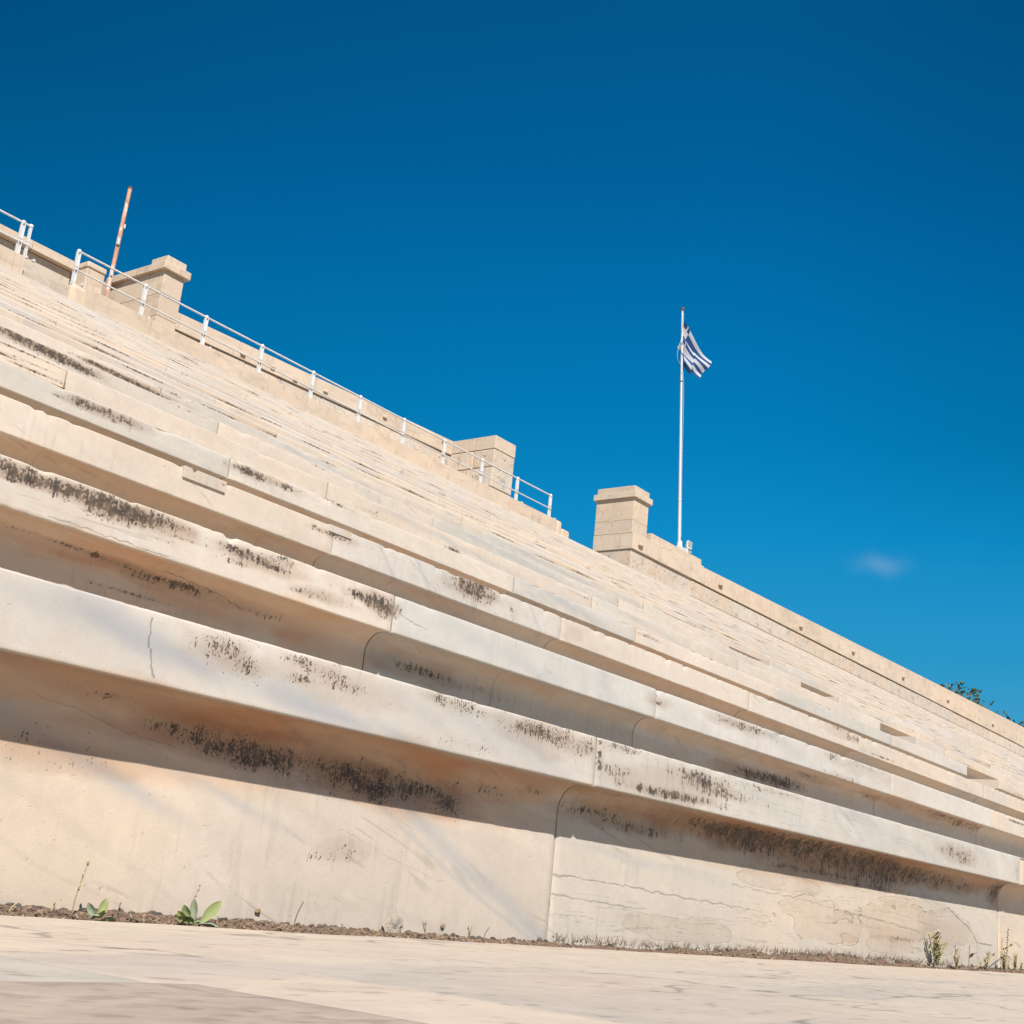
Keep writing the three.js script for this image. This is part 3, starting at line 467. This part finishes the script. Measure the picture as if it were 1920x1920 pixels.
  for (let i = 0; i < 13; i++) { const t = rr(.25, .95), o = part('leaf', leaf(rr(.004, .007), .0022, .6), i % 3 ? dryM : olive, c, [.010 * t * t + .0005, .062 * t, 0]); o.rotation.set(rr(.3, 1), rr(0, 6), 0); }
  part('bud', new THREE.SphereGeometry(.0024, 8, 6), olive, c, [.0105, .063, 0]).scale.set(.8, 1.5, .8);
  // little dry shoots and stalks
  const shoot = (x, h, lean, label, m = dryM, n = 4) => { const o = thing('dry_shoot', label, 'dry shoot', [x, .002, -1.490]); part('stem', tubeGeo([[0, 0, 0], [lean * h * .3, h * .5, 0], [lean * h, h, 0]], .0007 + h * .006, 8, 5), m, o); for (let i = 0; i < n; i++) { const q = part('leaf', leaf(h * rr(.3, .5), h * .12, .5), m, o, [lean * h * .4, h * rr(.1, .7), 0]); q.rotation.set(rr(.3, .9), rr(0, 6), 0); } return o; };
  shoot(1.078, .016, .2, 'stubby brown dry shoot left of the tall dry stem'); shoot(1.180, .020, .15, 'forked brown twig in the soil between the two rosettes', twigM, 3); shoot(1.018, .012, .9, 'pale dry stalk lying slanted at the far left of the soil', dryM, 1);
  shoot(1.508, .040, .35, 'long bare curved stalk leaning right, midway along the left block', twigM, 0); shoot(1.615, .012, -.1, 'short brown stub of stem before the pale mortar lump', twigM, 2); shoot(1.985, .022, .6, 'thin bare stalk slanting right beside the low green weed', twigM, 0);
  const sprig = (x, h, n, m, label, name = 'low_weed', spread = 1, z = -1.492) => {
    const o = thing(name, label, 'weed', [x, .002, z]); const k = Math.max(2, Math.round(n / 6));
    for (let s = 0; s < k; s++) {
      const ax = (rnd() - .5) * h * .9 * spread, hh = h * rr(.55, 1); part('stem', tubeGeo([[0, 0, 0], [ax * .3, hh * .5, rr(-.1, .1) * h], [ax, hh, rr(-.1, .2) * h]], .0005 + h * .007, 8, 5), stemM, o);
      for (let i = 0; i < n / k; i++) { const t = rr(.15, 1), q = part('leaf', leaf(h * rr(.12, .22), h * rr(.05, .09), .6), rnd() < .75 ? m : dryM, o, [ax * t * t, hh * t, rr(-.03, .03) * h]); q.rotation.order = 'YXZ'; q.rotation.set(rr(.3, 1.3), rr(0, 6.28), 0); }
    } return o;
  };
  sprig(1.825, .026, 14, olive, 'small olive sprig leaning out beside the pale mortar lump', 'low_weed', 1.6); sprig(1.945, .022, 22, green2, 'low bright green weed left of the first wall joint'); sprig(1.69, .010, 8, olive, 'tiny olive seedling left of the pale mortar lump');
  sprig(4.365, .12, 60, olive, 'tallest olive weed at the right end of the wall foot'); sprig(4.545, .066, 54, dryM, 'brown withered weed right of the tallest olive weed', 'withered_weed'); sprig(4.86, .06, 46, olive, 'yellowish low weed under the square crack at the wall joint'); sprig(5.06, .07, 60, olive, 'bushy olive weed at the last wall joint', 'low_weed', .8); sprig(5.19, .072, 44, green2, 'upright pale green weed near the right edge', 'low_weed', .6); sprig(5.27, .05, 22, olive, 'low olive weed at the right edge of the picture');
  shoot(4.665, .075, .12, 'dark single stalk with a seed head between the right hand weeds', twigM, 2);
  { const o = thing('dry_weed', 'long dry stalk arching to the right over the right hand weeds', 'weed stem', [4.70, .004, -1.485]); part('stem', tubeGeo([[0, 0, 0], [.16, .028, 0], [.34, .075, 0], [.47, .10, 0], [.53, .085, 0]], .0013, 18, 5), dryM, o); for (let i = 0; i < 9; i++) { const t = rr(.1, .95), q = part('leaf', leaf(.014, .005, .6), olive, o, [.5 * t, .10 * t + .002, 0]); q.rotation.set(rr(.2, 1), rr(0, 6), 0); } }
  { const o = thing('dry_weed', 'upright dry spike dotted with seeds at the far right', 'weed stem', [5.10, .004, -1.495]); part('stem', tubeGeo([[0, 0, 0], [.01, .06, 0], [.025, .15, 0]], .0011, 10, 5), dryM, o); for (let i = 0; i < 10; i++) { const t = .4 + .06 * i; part('bud', new THREE.SphereGeometry(.0032, 6, 5), twigM, o, [.025 * t * t + (i % 2 ? .003 : -.003), .15 * t, 0]); } }
  // mortar lump, two snail-like husks, a yellow leaf
  const lump = (r, sx, sy, sz, s) => { const g = new THREE.IcosahedronGeometry(r, 4), p = g.attributes.position; for (let i = 0; i < p.count; i++) { const x = p.getX(i), y = p.getY(i), z = p.getZ(i), k = 1 + (fbm(x / r * 1.6 + s, y / r * 1.6 + z / r * 1.3, 4) - .5) * 1.3 + (vn(x / r * 7 + s, y / r * 7 + z / r * 5) - .5) * .12; p.setXYZ(i, x * k * sx, y * k * sy, z * k * sz); } g.computeVertexNormals(); return g; };
  const o1 = part('mortar_lump', lump(.019, 1.25, .95, .4, 3.7), mat({ color: col(.31, .26, .205), roughness: .95, bumpMap: farTex, bumpScale: .004 }), scene, [1.768, .013, -1.516]); o1.userData = { label: 'pale rough mortar lump stuck to the wall foot beside an olive sprig', category: 'mortar lump' };
  const husk = (x, y, label) => { const o = part(numbered('seed_husk'), lump(.0042, 1.15, .9, .5, x * 9), mat({ color: col(.22, .155, .09), roughness: .85 }), scene, [x, y, -1.521]); o.userData = { label, category: 'husk' }; };
  husk(1.461, .022, 'small brown husk stuck to the wall above the soil, left of the mortar lump'); husk(1.905, .020, 'small brown husk stuck to the wall right of the mortar lump');
  const yl = thing('fallen_leaf', 'small yellow leaf lying on the fourth row near the left edge', 'leaf', [2.435, 1.603, -3.872]); addLeaf(yl, .022, .016, .8, 1.5, 1.1, mat({ color: col(.66, .50, .12), roughness: .8 }));
  const tw = thing('twig', 'tiny dark twig standing beside the yellow leaf on the fourth row', 'twig', [2.462, 1.6, -3.872]); part('stem', tubeGeo([[0, 0, 0], [.001, .012, 0], [.002, .026, 0]], .0018, 6, 5), twigM, tw); part('knot', new THREE.SphereGeometry(.0045, 8, 6), twigM, tw, [0, .004, 0]);
}
// ───────────────────────── upper terrace, parapet, railing ─────────────────────────
const limeMap = makeTex(1024, 1024, (i, j, o) => {
  const x = i / 512, y = j / 512, lo = fbm(x * 2, y * 2, 4), md = fbm(x * 14, y * 14, 3), fi = vn(x * 190, y * 190), pit = vn(x * 60 + 8, y * 60), pit2 = vn(x * 22 + 3, y * 26);
  let k = 1 + .22 * (lo - .5) + .18 * (md - .5) + .07 * (fi - .5); k *= 1 - .35 * sm(.86, .95, pit) - .55 * sm(.90, .97, pit2);
  const p = sm(.5, .75, fbm(x * 1.5 + 20, y * 1.5, 3)), gs = sm(.62, .85, fbm(x * 5 + 40, y * 5, 4)); let r = .465 + .025 * p, g = .39 - .01 * p, b = .315 - .03 * p;
  const ck = 1 - Math.abs(2 * fbm(x * 2.1 + 5, y * 2.6 + 9, 4) - 1); k *= 1 - .6 * sm(.985, .998, ck) * sm(.45, .6, vn(x * 2 + 1, y * 2 + 8)); k *= 1 - .30 * gs; o[0] = r * k; o[1] = g * k; o[2] = b * k;
}, true);
const peachMap = makeTex(512, 512, (i, j, o) => {
  const x = i / 256, y = j / 256, lo = fbm(x * 1.6, y * 2.2, 4), ve = sm(.55, .85, fbm(x * 2 + y * 3, y * 8 - x, 3)), fi = vn(x * 150, y * 150);
  const str = sm(.58, .85, vn(x * 30, y * 3)) * sm(.4, .7, vn(x * 3 + 4, y * 2)), pt = vn(x * 60, y * 60); const k = 1 + .26 * (lo - .5) + .09 * (fi - .5) - .17 * ve - .14 * str - .4 * sm(.93, .98, pt) - .12 * sm(.6, .85, fbm(x * 6 + 9, y * 6, 3)); o[0] = .487 * k; o[1] = .382 * k; o[2] = .282 * k;
}, true);
const lime = [[1, 1, 1], [.93, .93, .93], [1.05, 1.02, .98], [.97, .94, .9]].map((c) => mat({ map: limeMap, bumpMap: limeMap, bumpScale: .03, roughness: .92, color: col(...c) }));
const peach = [[1, 1, 1], [.96, .95, .94], [1.03, 1.0, .97], [.98, .97, .98]].map((c) => mat({ map: peachMap, bumpMap: peachMap, bumpScale: .008, roughness: .85, color: col(...c) }));
const pick = (a) => a[Math.floor(rnd() * a.length)];
structure('terrace', new THREE.BoxGeometry(140, .46, 45).translate(40, 9.82, -43.46), lime[1], 'level terrace behind the top of the grandstand');
{
  const par = (x0, x1, label, roundLeft, stubs) => {
    const o = thing('parapet_wall', label, 'parapet'); const y0 = 9.58, y1 = 10.28;
    const put = (a, b, top, r = .008, th = .30) => { const L = b - a, g = boxUV(new RoundedBoxGeometry(L, top - y0, th, 3, r), 2, 2, rnd(), rnd()); const p = g.attributes.position; for (let i = 0; i < p.count; i++) { const x = p.getX(i) + (a + b) / 2; p.setY(i, p.getY(i) + (p.getY(i) > 0 ? (fbm(x * 1.3, 2, 3) - .5) * .02 : 0)); } return part('parapet_stone', g, pick(peach), o, [(a + b) / 2, (top + y0) / 2, -20.80]); };
    let x = x0; if (roundLeft) { put(x0, x0 + .9, y1 - .004, .12, .292); x = x0 + .3; } while (x < x1 - .01) { let L = rr(2.2, 3.6); if (x1 - x - L < 1.2) L = x1 - x; put(x + .001, x + L - .001, y1); x += L; }
    if (stubs) { put(29.04, 29.27, 10.30, .07); put(29.29, 29.68, 10.13, .07); }
  };
  par(12.88, 29.02, 'long low peach stone parapet under the longer white railing, ending in two rounded steps', true, true); par(-10, 11.86, 'low peach stone parapet under the short railing at the left edge', false, false);
  const paintMap = makeTex(128, 128, (i, j, o) => { const n = fbm(i / 16, j / 16, 4), r = sm(.66, .80, fbm(i / 9 + 40, j / 9, 3)); const k = .9 + .2 * n; o[0] = (.53 + (.30 - .53) * r) * k; o[1] = (.52 + (.17 - .52) * r) * k; o[2] = (.50 + (.09 - .50) * r) * k; }, true); const white = mat({ map: paintMap, roughness: .5 }), grey = mat({ color: col(.45, .45, .44), roughness: .6 });
  const rail = (xs, thinAt, label, stopL, stopR) => {
    const o = thing('railing', label, 'railing'), y0 = 10.27, y1 = 10.955, z = -20.80;
    const postShape = (w, h) => mergeGeometries([boxUV(new RoundedBoxGeometry(.020, h, .06, 1, .003)).translate(-w / 2 + .01, 0, 0), boxUV(new RoundedBoxGeometry(.020, h, .06, 1, .003)).translate(w / 2 - .01, 0, 0), boxUV(new THREE.BoxGeometry(w - .03, h, .018))]);
    xs.forEach((x, i) => {
      const w = thinAt === i ? .045 : .078, post = part('post', postShape(w, y1 - y0), white, o, [x, (y0 + y1) / 2, z]);
      part('ball_joint', new THREE.SphereGeometry(.046, 16, 12), white, o, [x, y1, z]); part('clamp', new THREE.CylinderGeometry(.030, .030, .09, 12).rotateZ(Math.PI / 2), grey, o, [x, 10.58, z + .005]);
      part('anchor_bolt', boxUV(new RoundedBoxGeometry(.06, .05, .06, 1, .01)), white, o, [x + .13, 10.30, z + .11]);
    });
    for (let i = 0; i < xs.length - 1; i++) { part('top_rail', new THREE.CylinderGeometry(.020, .020, xs[i + 1] - xs[i], 12).rotateZ(Math.PI / 2), white, o, [(xs[i] + xs[i + 1]) / 2, y1, z]); part('middle_rail', new THREE.CylinderGeometry(.016, .016, xs[i + 1] - xs[i], 12).rotateZ(Math.PI / 2), white, o, [(xs[i] + xs[i + 1]) / 2, 10.58, z]); }
  };
  rail(Array.from({ length: 11 }, (_, i) => 12.97 + 1.583 * i), -1, 'long white two bar railing on the parapet at the top of the rows');
  rail([-.9, .68, 2.26, 3.85, 5.43, 7.01, 8.59, 10.17, 11.755, 11.91], 9, 'short white railing cut off by the left edge, ending in a double post');
}
// ───────────────────────── boundary walls with piers ─────────────────────────
const coping = (name, x0, x1, y0, y1, z0, z1, m, parent, slope) => {
  const o = blockAt(name, x0, x1, y0, y1, z0, z1, m, parent, .015, 2.5);
  if (slope) { const p = o.geometry.attributes.position; for (let i = 0; i < p.count; i++) if (p.getY(i) > 0) p.setY(i, p.getY(i) + slope * (p.getX(i) + (x0 + x1) / 2 - x0)); o.geometry.computeVertexNormals(); }
  return o;
};
function courses(parent, x0, x1, y0, y1, zf, zb, hs, mats, lmin, lmax) {
  let y = y1, row = 0;
  while (y > y0 + .02) { const h = Math.min(y - y0, hs * rr(.9, 1.1)); let x = x0, f = row % 2 ? .5 : 1; while (x < x1 - .02) { let L = rr(lmin, lmax) * f; f = 1; if (x1 - x - L < lmin * .5) L = x1 - x; const j = rr(-.009, .009); blockAt('wall_stone', x + .0015, x + L - .0015, y - h + .0015, y - .0015, zf + j, zb, pick(mats), parent, .022); x += L; } y -= h; row++; }
}
{
  // right hand wall and its pillar
  const w = thing('boundary_wall', 'long stone wall with smooth coping running to the right edge, tall capped pillar at its left end', 'wall');
  courses(w, 39.5, 44, 10.0, 12.60, -24.74, -26.3, .70, lime, 1.3, 2.4); courses(w, 44, 96, 11.25, 12.54, -24.71, -26.2, .66, lime, 2.0, 4.2); blockAt('wall_core', 44, 96, 10, 11.25, -24.8, -26.2, lime[1], w, .02);
  const js = [39.45, 42.94, 45.03, 51.36, 56.84, 63.95, 70.73, 78.8, 86.98, 96]; const yt = (x) => 13.2 + (x - 39.5) * .0126;
  for (let i = 0; i < js.length - 1; i++) coping('coping_stone', js[i] + .006, js[i + 1] - .006, 12.60 - i * .006, yt(js[i]), -24.66, -26.38, peach[(i * 3) % 4], w, .0126);
  for (const [x, y] of [[39.95, 12.87], [46.2, 12.92], [53.9, 12.91], [59.9, 13.0], [66.56, 13.02], [73.5, 13.05], [81.6, 13.0], [90, 13.1]]) part('lifting_boss', stoneGeo(.30, .15, .16, .03), peach[2], w, [x, y, -24.63]);
  const p = groupPart('pillar', w);
  let y = 13.2; for (const h of [.50, .83]) { blockAt('pillar_stone', 39.45, 40.48, y + .003, y + h - .002, -24.73, -26.36, pick(peach), p, .012); y += h; }
  blockAt('cap_ledge', 39.36, 40.60, 14.53, 14.76, -24.63, -26.46, peach[0], p, .02); blockAt('cap_stone', 39.45, 40.5, 14.763, 15.0, -24.73, -26.36, peach[1], p, .02);
  for (const [x, yy, L, a] of [[40.4, 12.05, .02, 0], [42.0, 12.2, .02, .1]]) part('crack_fill', stoneGeo(.03, .5, .04, .005), mat({ color: col(.22, .15, .09), roughness: 1 }), w, [x, yy, -24.765], [0, 0, a]);
}
{
  // middle wall between two piers
  const w = thing('boundary_wall', 'stone wall behind the long railing, between a narrow capped pier and a broad pier', 'wall');
  const s = groupPart('wall_run', w); s.position.set(19.0, 0, -25.55); s.rotation.y = -.066;
  courses(s, -2.1, 10.2, 10.03, 12.72, -.0, -1.3, .58, lime, .9, 1.6);
  let x = -2.1; while (x < 10.1) { let L = rr(1.9, 2.6); if (10.2 - x - L < 1) L = 10.2 - x; coping('coping_stone', x + .004, x + L - .004, 12.73, 13.18, .05, -1.35, pick(peach), s); x += L; }
  for (const [bx, by] of [[2.0, 12.88], [3.0, 12.9], [3.8, 12.86], [4.9, 12.9], [7.2, 12.95], [9.7, 13.02]]) part('lifting_boss', stoneGeo(.15, .09, .09, .02), peach[2], s, [bx, by, .07]);
  const p = groupPart('broad_pier', w);
  const px0 = 29.11, px1 = 30.11; let y = 12.76;
  for (const [h, cut] of [[.56, .45], [.62, .6], [.60, .4], [.6, .55], [.38, .5]]) {
    const m = -23.22 - 1.7 * cut; blockAt('pier_stone', px0, px1 + .02, y - h + .006, y - .004, -23.22 + rr(-.01, .01), m + .004, pick(lime), p, .03); blockAt('pier_stone', px0 + rr(-.01, .01), px1, y - h + .006, y - .004, m - .004, -25.1, pick(lime), p, .03); y -= h;
  }
  coping('coping_stone', px0 - .01, px1 + .01, 12.765, 13.17, -23.20, -23.95, peach[0], p); coping('coping_stone', px0 - .01, px1 + .01, 12.765, 13.17, -23.955, -25.0, peach[3], p);
  // narrow pier at the left end
  const n = groupPart('narrow_pier', w);
  y = 10.03; for (const h of [.55, .60, .62, .55, .56]) { blockAt('pier_stone', 16.79, 17.35, y + .003, y + h - .002, -23.4, -25.4, pick(peach), n, .012); y += h; }
  blockAt('cap_ledge', 16.70, 17.46, 12.91, 13.10, -23.31, -25.45, peach[2], n, .02); blockAt('cap_stone', 16.80, 17.36, 13.103, 13.29, -23.40, -23.97, peach[0], n, .02);
}
{
  // left hand wall
  const w = thing('boundary_wall', 'smooth grey stone wall with projecting coping behind the short railing at the left edge', 'wall');
  courses(w, -12, 15.85, 10.03, 12.86, -25.55, -26.6, .95, peach.map((m) => { const q = m.clone(); q.color = col(.88, .93, 1.0); return q; }), 1.8, 2.8);
  let x = -12; while (x < 15.8) { let L = rr(2, 3); if (15.85 - x - L < 1) L = 15.85 - x; coping('coping_stone', x + .004, x + L - .004, 12.87, 13.08, -25.40, -26.7, pick(peach), w); x += L; }
  const p = groupPart('end_pier', w); let y = 10.03; for (const h of [.8, .8, .7, .57]) { blockAt('pier_stone', 15.88, 16.37, y + .003, y + h - .002, -25.0, -26.2, pick(peach), p, .03); y += h; }
  blockAt('cap_stone', 15.86, 16.39, 12.905, 13.06, -24.98, -25.6, peach[0], p, .04);
}
// ───────────────────────── poles, flag, floodlight ─────────────────────────
{
  const rustMap = makeTex(64, 512, (i, j, o) => { const n = fbm(i / 14, j / 16, 4), f = vn(i / 3, j / 3), p = sm(.52, .66, fbm(i / 20 + 9, j / 34, 3)); let r = .46 * (.6 + .7 * n), g = .24 * (.55 + .75 * n), b = .15 * (.5 + .8 * n); r += (.66 - r) * p * .55; g += (.55 - g) * p * .55; b += (.46 - b) * p * .55; const k = .85 + .3 * f; o[0] = r * k; o[1] = g * k; o[2] = b * k; }, true);
  const rust = mat({ map: rustMap, bumpMap: rustMap, bumpScale: .004, roughness: .9 }), whiteP = mat({ color: col(.49, .485, .47), roughness: .5 }), darkM = mat({ color: col(.10, .06, .05), roughness: .6 });
  const o = thing('rusty_pole', 'rusty peeling metal pole without a flag, standing before the narrow pier', 'pole', [14.51, 10.05, -22]);
  part('shaft', new THREE.CylinderGeometry(.040, .046, 3.38, 20, 6), rust, o, [.03, 1.69, 0], [0, 0, -.018]); part('top_cap', new THREE.CylinderGeometry(.052, .046, .04, 16), darkM, o, [.062, 3.40, 0]);
  part('cleat', boxUV(new RoundedBoxGeometry(.05, .15, .07, 2, .012)), whiteP, o, [.0, 2.13, .045]); part('cleat', boxUV(new RoundedBoxGeometry(.03, .09, .05, 2, .008)), mat({ color: col(.6, .5, .45), roughness: .7 }), o, [.09, 2.52, .02]); part('cleat', boxUV(new RoundedBoxGeometry(.03, .07, .05, 2, .008)), whiteP, o, [-.01, 1.38, .045]);
  const pl = thing('stone_plinth', 'low flat stone plinth on top of the right hand wall carrying the flagpole', 'plinth', [43.9, 13.2, -25.8]);
  part('plinth_slab', stoneGeo(4.2, .45, 1.0, .03), lime[2], pl, [0, .225, 0]); part('plinth_slab', stoneGeo(4.0, .24, .9, .02), peach[2], pl, [-.05, .571, 0]);
  const fp = thing('flagpole', 'tall white flagpole on the right hand wall', 'flagpole', [44.52, 13.89, -25.65]);
  const lean = new THREE.Group(); lean.name = 'mast'; lean.rotation.z = .098; fp.add(lean);
  part('shaft', new THREE.CylinderGeometry(.040, .066, 10.1, 20), whiteP, lean, [0, 5.05, 0]); part('truck', new THREE.CylinderGeometry(.085, .07, .12, 16), darkM, lean, [0, 10.16, 0]); part('collar', new THREE.CylinderGeometry(.056, .056, .05, 16), darkM, lean, [0, 7.05, 0]); part('collar', new THREE.CylinderGeometry(.072, .072, .06, 16), whiteP, lean, [0, 2.1, 0]);
  part('base_plate', stoneGeo(.62, .14, .5, .02), whiteP, fp, [0, .07, 0]); part('base_sleeve', new THREE.CylinderGeometry(.10, .13, .32, 16), whiteP, fp, [0, .28, 0]);
  part('halyard', tubeGeo([[-1.02, 9.9, .09], [-1.0, 9.3, .09], [-1.10, 8.7, .10], [-1.32, 8.1, .10], [-1.28, 7.75, .10], [-.95, 7.6, .10], [-.74, 7.3, .09], [-.3, 3, .08], [-.05, .6, .08]], .007, 50, 5), whiteP, fp);
  // flag: nine stripes and a canton with a cross
  const fw = 540, fh = 360, stripe = fh / 9, B = [.003, .036, .125], Wt = [.41, .41, .44];
  const flagTex = makeTex(fw, fh, (i, j, out) => { const y = fh - 1 - j, st = Math.floor(y / stripe); let blue = st % 2 === 0; if (i < stripe * 5 && y < stripe * 5) blue = !((i >= stripe * 2 && i < stripe * 3) || (y >= stripe * 2 && y < stripe * 3)); const n = .94 + .06 * vn(i / 3, j / 3), c = blue ? B : Wt; out[0] = c[0] * n; out[1] = c[1] * n; out[2] = c[2] * n; });
  const nu = 70, nv = 60, pos = [], uv = [], idx = [];
  const HT = [43.60, 23.46], FT = [46.12, 22.68], HB = [43.78, 21.62], FB = [45.10, 21.46];
  for (let i = 0; i <= nu; i++) for (let j = 0; j <= nv; j++) {
    const a = i / nu, b = j / nv; const bb = Math.abs(b - .11) / .89, over = b < .11 ? 1 : 0;
    const ap = a < .37 ? a * .42 : .155 + (a - .37) * 1.341;
    const tx = HT[0] + (FT[0] - HT[0]) * ap, ty = HT[1] + (FT[1] - HT[1]) * ap - .18 * Math.sin(ap * Math.PI) , bx = HB[0] + (FB[0] - HB[0]) * ap, by = HB[1] + (FB[1] - HB[1]) * ap + .22 * Math.sin(ap * Math.PI) * (ap < .5 ? -.4 : .3);
    const gather = Math.pow(1 - ap, 2.2);
    let x = tx + (bx - tx) * bb, y = ty + (by - ty) * bb, z = -25.62 + .045 * Math.sin(bb * 7.5 + ap * 6) * (.4 + ap) + .10 * gather * Math.sin(bb * 15 + 1.3) + .06 * ap * ap - over * (.03 + .05 * (.11 - b));
    x += .10 * gather * Math.sin(bb * 12.5 + .6) * Math.min(1, a * 8 + .2) - .28 * Math.exp(-Math.pow((bb - .62) / .13, 2)) * Math.exp(-ap * 9); y += .05 * gather * Math.sin(bb * 19);
    pos.push(x, y, z); uv.push(a, 1 - b);
  }
  for (let i = 0; i < nu; i++) for (let j = 0; j < nv; j++) { const p = i * (nv + 1) + j; idx.push(p, p + 1, p + nv + 1, p + 1, p + nv + 2, p + nv + 1); }
  const fg = new THREE.BufferGeometry(); fg.setAttribute('position', new THREE.Float32BufferAttribute(pos, 3)); fg.setAttribute('uv', new THREE.Float32BufferAttribute(uv, 2)); fg.setIndex(idx); fg.computeVertexNormals();
  const fl = part('flag', fg, new THREE.MeshStandardMaterial({ map: flagTex, roughness: .85, side: THREE.DoubleSide }), scene); fl.userData = { label: 'blue and white striped flag hanging half furled from the tall flagpole', category: 'flag' };
  // floodlight
  const fd = thing('floodlight', 'small white floodlight with a grey glass face at the foot of the flagpole', 'floodlight', [44.86, 13.89, -25.45]);
  const hd = new THREE.Group(); hd.name = 'lamp_head'; hd.position.set(.06, .36, 0); hd.rotation.set(-.30, -.35, -.38); fd.add(hd);
  part('housing', boxUV(new RoundedBoxGeometry(.24, .36, .13, 2, .02)), whiteP, hd); part('glass', boxUV(new RoundedBoxGeometry(.19, .29, .012, 1, .004)), mat({ color: col(.22, .21, .19), roughness: .25 }), hd, [0, .01, .065]);
  part('bracket', boxUV(new RoundedBoxGeometry(.05, .26, .12, 1, .01)), whiteP, fd, [.12, .13, 0]); part('bracket', boxUV(new RoundedBoxGeometry(.05, .22, .12, 1, .01)), whiteP, fd, [-.08, .11, .0]); part('junction_box', boxUV(new RoundedBoxGeometry(.16, .11, .14, 2, .012)), mat({ color: col(.28, .28, .27), roughness: .5 }), fd, [.03, .055, .05]);
}
// ───────────────────────── bush beyond the wall ─────────────────────────
{
  const gs = [[.028, .055, .016], [.042, .074, .02], [.022, .044, .014], [.07, .095, .028]].map((c) => new THREE.MeshPhysicalMaterial({ color: col(...c), roughness: .6, transmission: .2, thickness: 0 })), tw = mat({ color: col(.10, .075, .05), roughness: 1 });
  const leafG = (() => { const s = new THREE.Shape(); s.moveTo(0, 0); s.quadraticCurveTo(.5, .28, 0, 1); s.quadraticCurveTo(-.5, .28, 0, 0); const g = new THREE.ShapeGeometry(s, 6), p = g.attributes.position; for (let i = 0; i < p.count; i++) p.setZ(i, .35 * p.getX(i) * p.getX(i) - .22 * p.getY(i) * p.getY(i)); g.computeVertexNormals(); return g; })();
  const bush = (name, cx, y0, tops, n, label) => {
    const o = thing(name, label, 'bush', [cx, 10.05, -28.2]);
    const bag = [[], [], [], []], M = new THREE.Matrix4(), q = new THREE.Quaternion(), e = new THREE.Euler();
    for (const [x, y] of tops) {
      part('branch', tubeGeo([[x * .25, 0, 0], [x * .6, (y - 10.05) * .5, rr(-.2, .2)], [x * .9, (y - 10.05) * .85, rr(-.2, .2)], [x, y - 10.05, 0]], .05, 10, 6), tw, o);
      for (let i = 0; i < n; i++) { const t = Math.pow(rnd(), .8), px = x * (.62 + .38 * t) + rr(-1, 1) * (.75 - .55 * t), py = (y - 10.05) * (.58 + .42 * t) + rr(-.35, .30) * (1.1 - t * .6), s = rr(.20, .40); e.set(rr(-1.2, 1.2), rr(0, 6.3), rr(-2.6, 2.6)); q.setFromEuler(e); M.compose(new THREE.Vector3(px, py, rr(-.8, .8)), q, new THREE.Vector3(s, s, s)); bag[Math.floor(rnd() * 4)].push(leafG.clone().applyMatrix4(M)); }
    }
    bag.forEach((g, i) => { if (g.length) { const m = part('foliage', mergeGeometries(g), gs[i], o); m.userData.kind = 'stuff'; } });
  };
  const K = 28.2 / 26.8;
  bush('leafy_bush', 85.5, 10, [[-.6, 15.9], [.5, 16.35], [1.6, 16.0], [2.6, 15.75], [3.6, 16.5], [4.5, 16.0], [5.4, 15.8]], 48, 'dark green leafy bush showing over the wall coping near the right edge');
  bush('leafy_bush', 94.2, 10, [[-.3, 15.8], [.3, 15.95], [.9, 15.75]], 14, 'small separate sprig of green leaves right of the larger bush'); bush('leafy_bush', 98.6, 10, [[-1.1, 15.9], [0, 15.75], [1.2, 15.85], [2.2, 15.8]], 26, 'low tuft of leaves over the wall at the very right edge');
}
renderer.render(scene, camera);
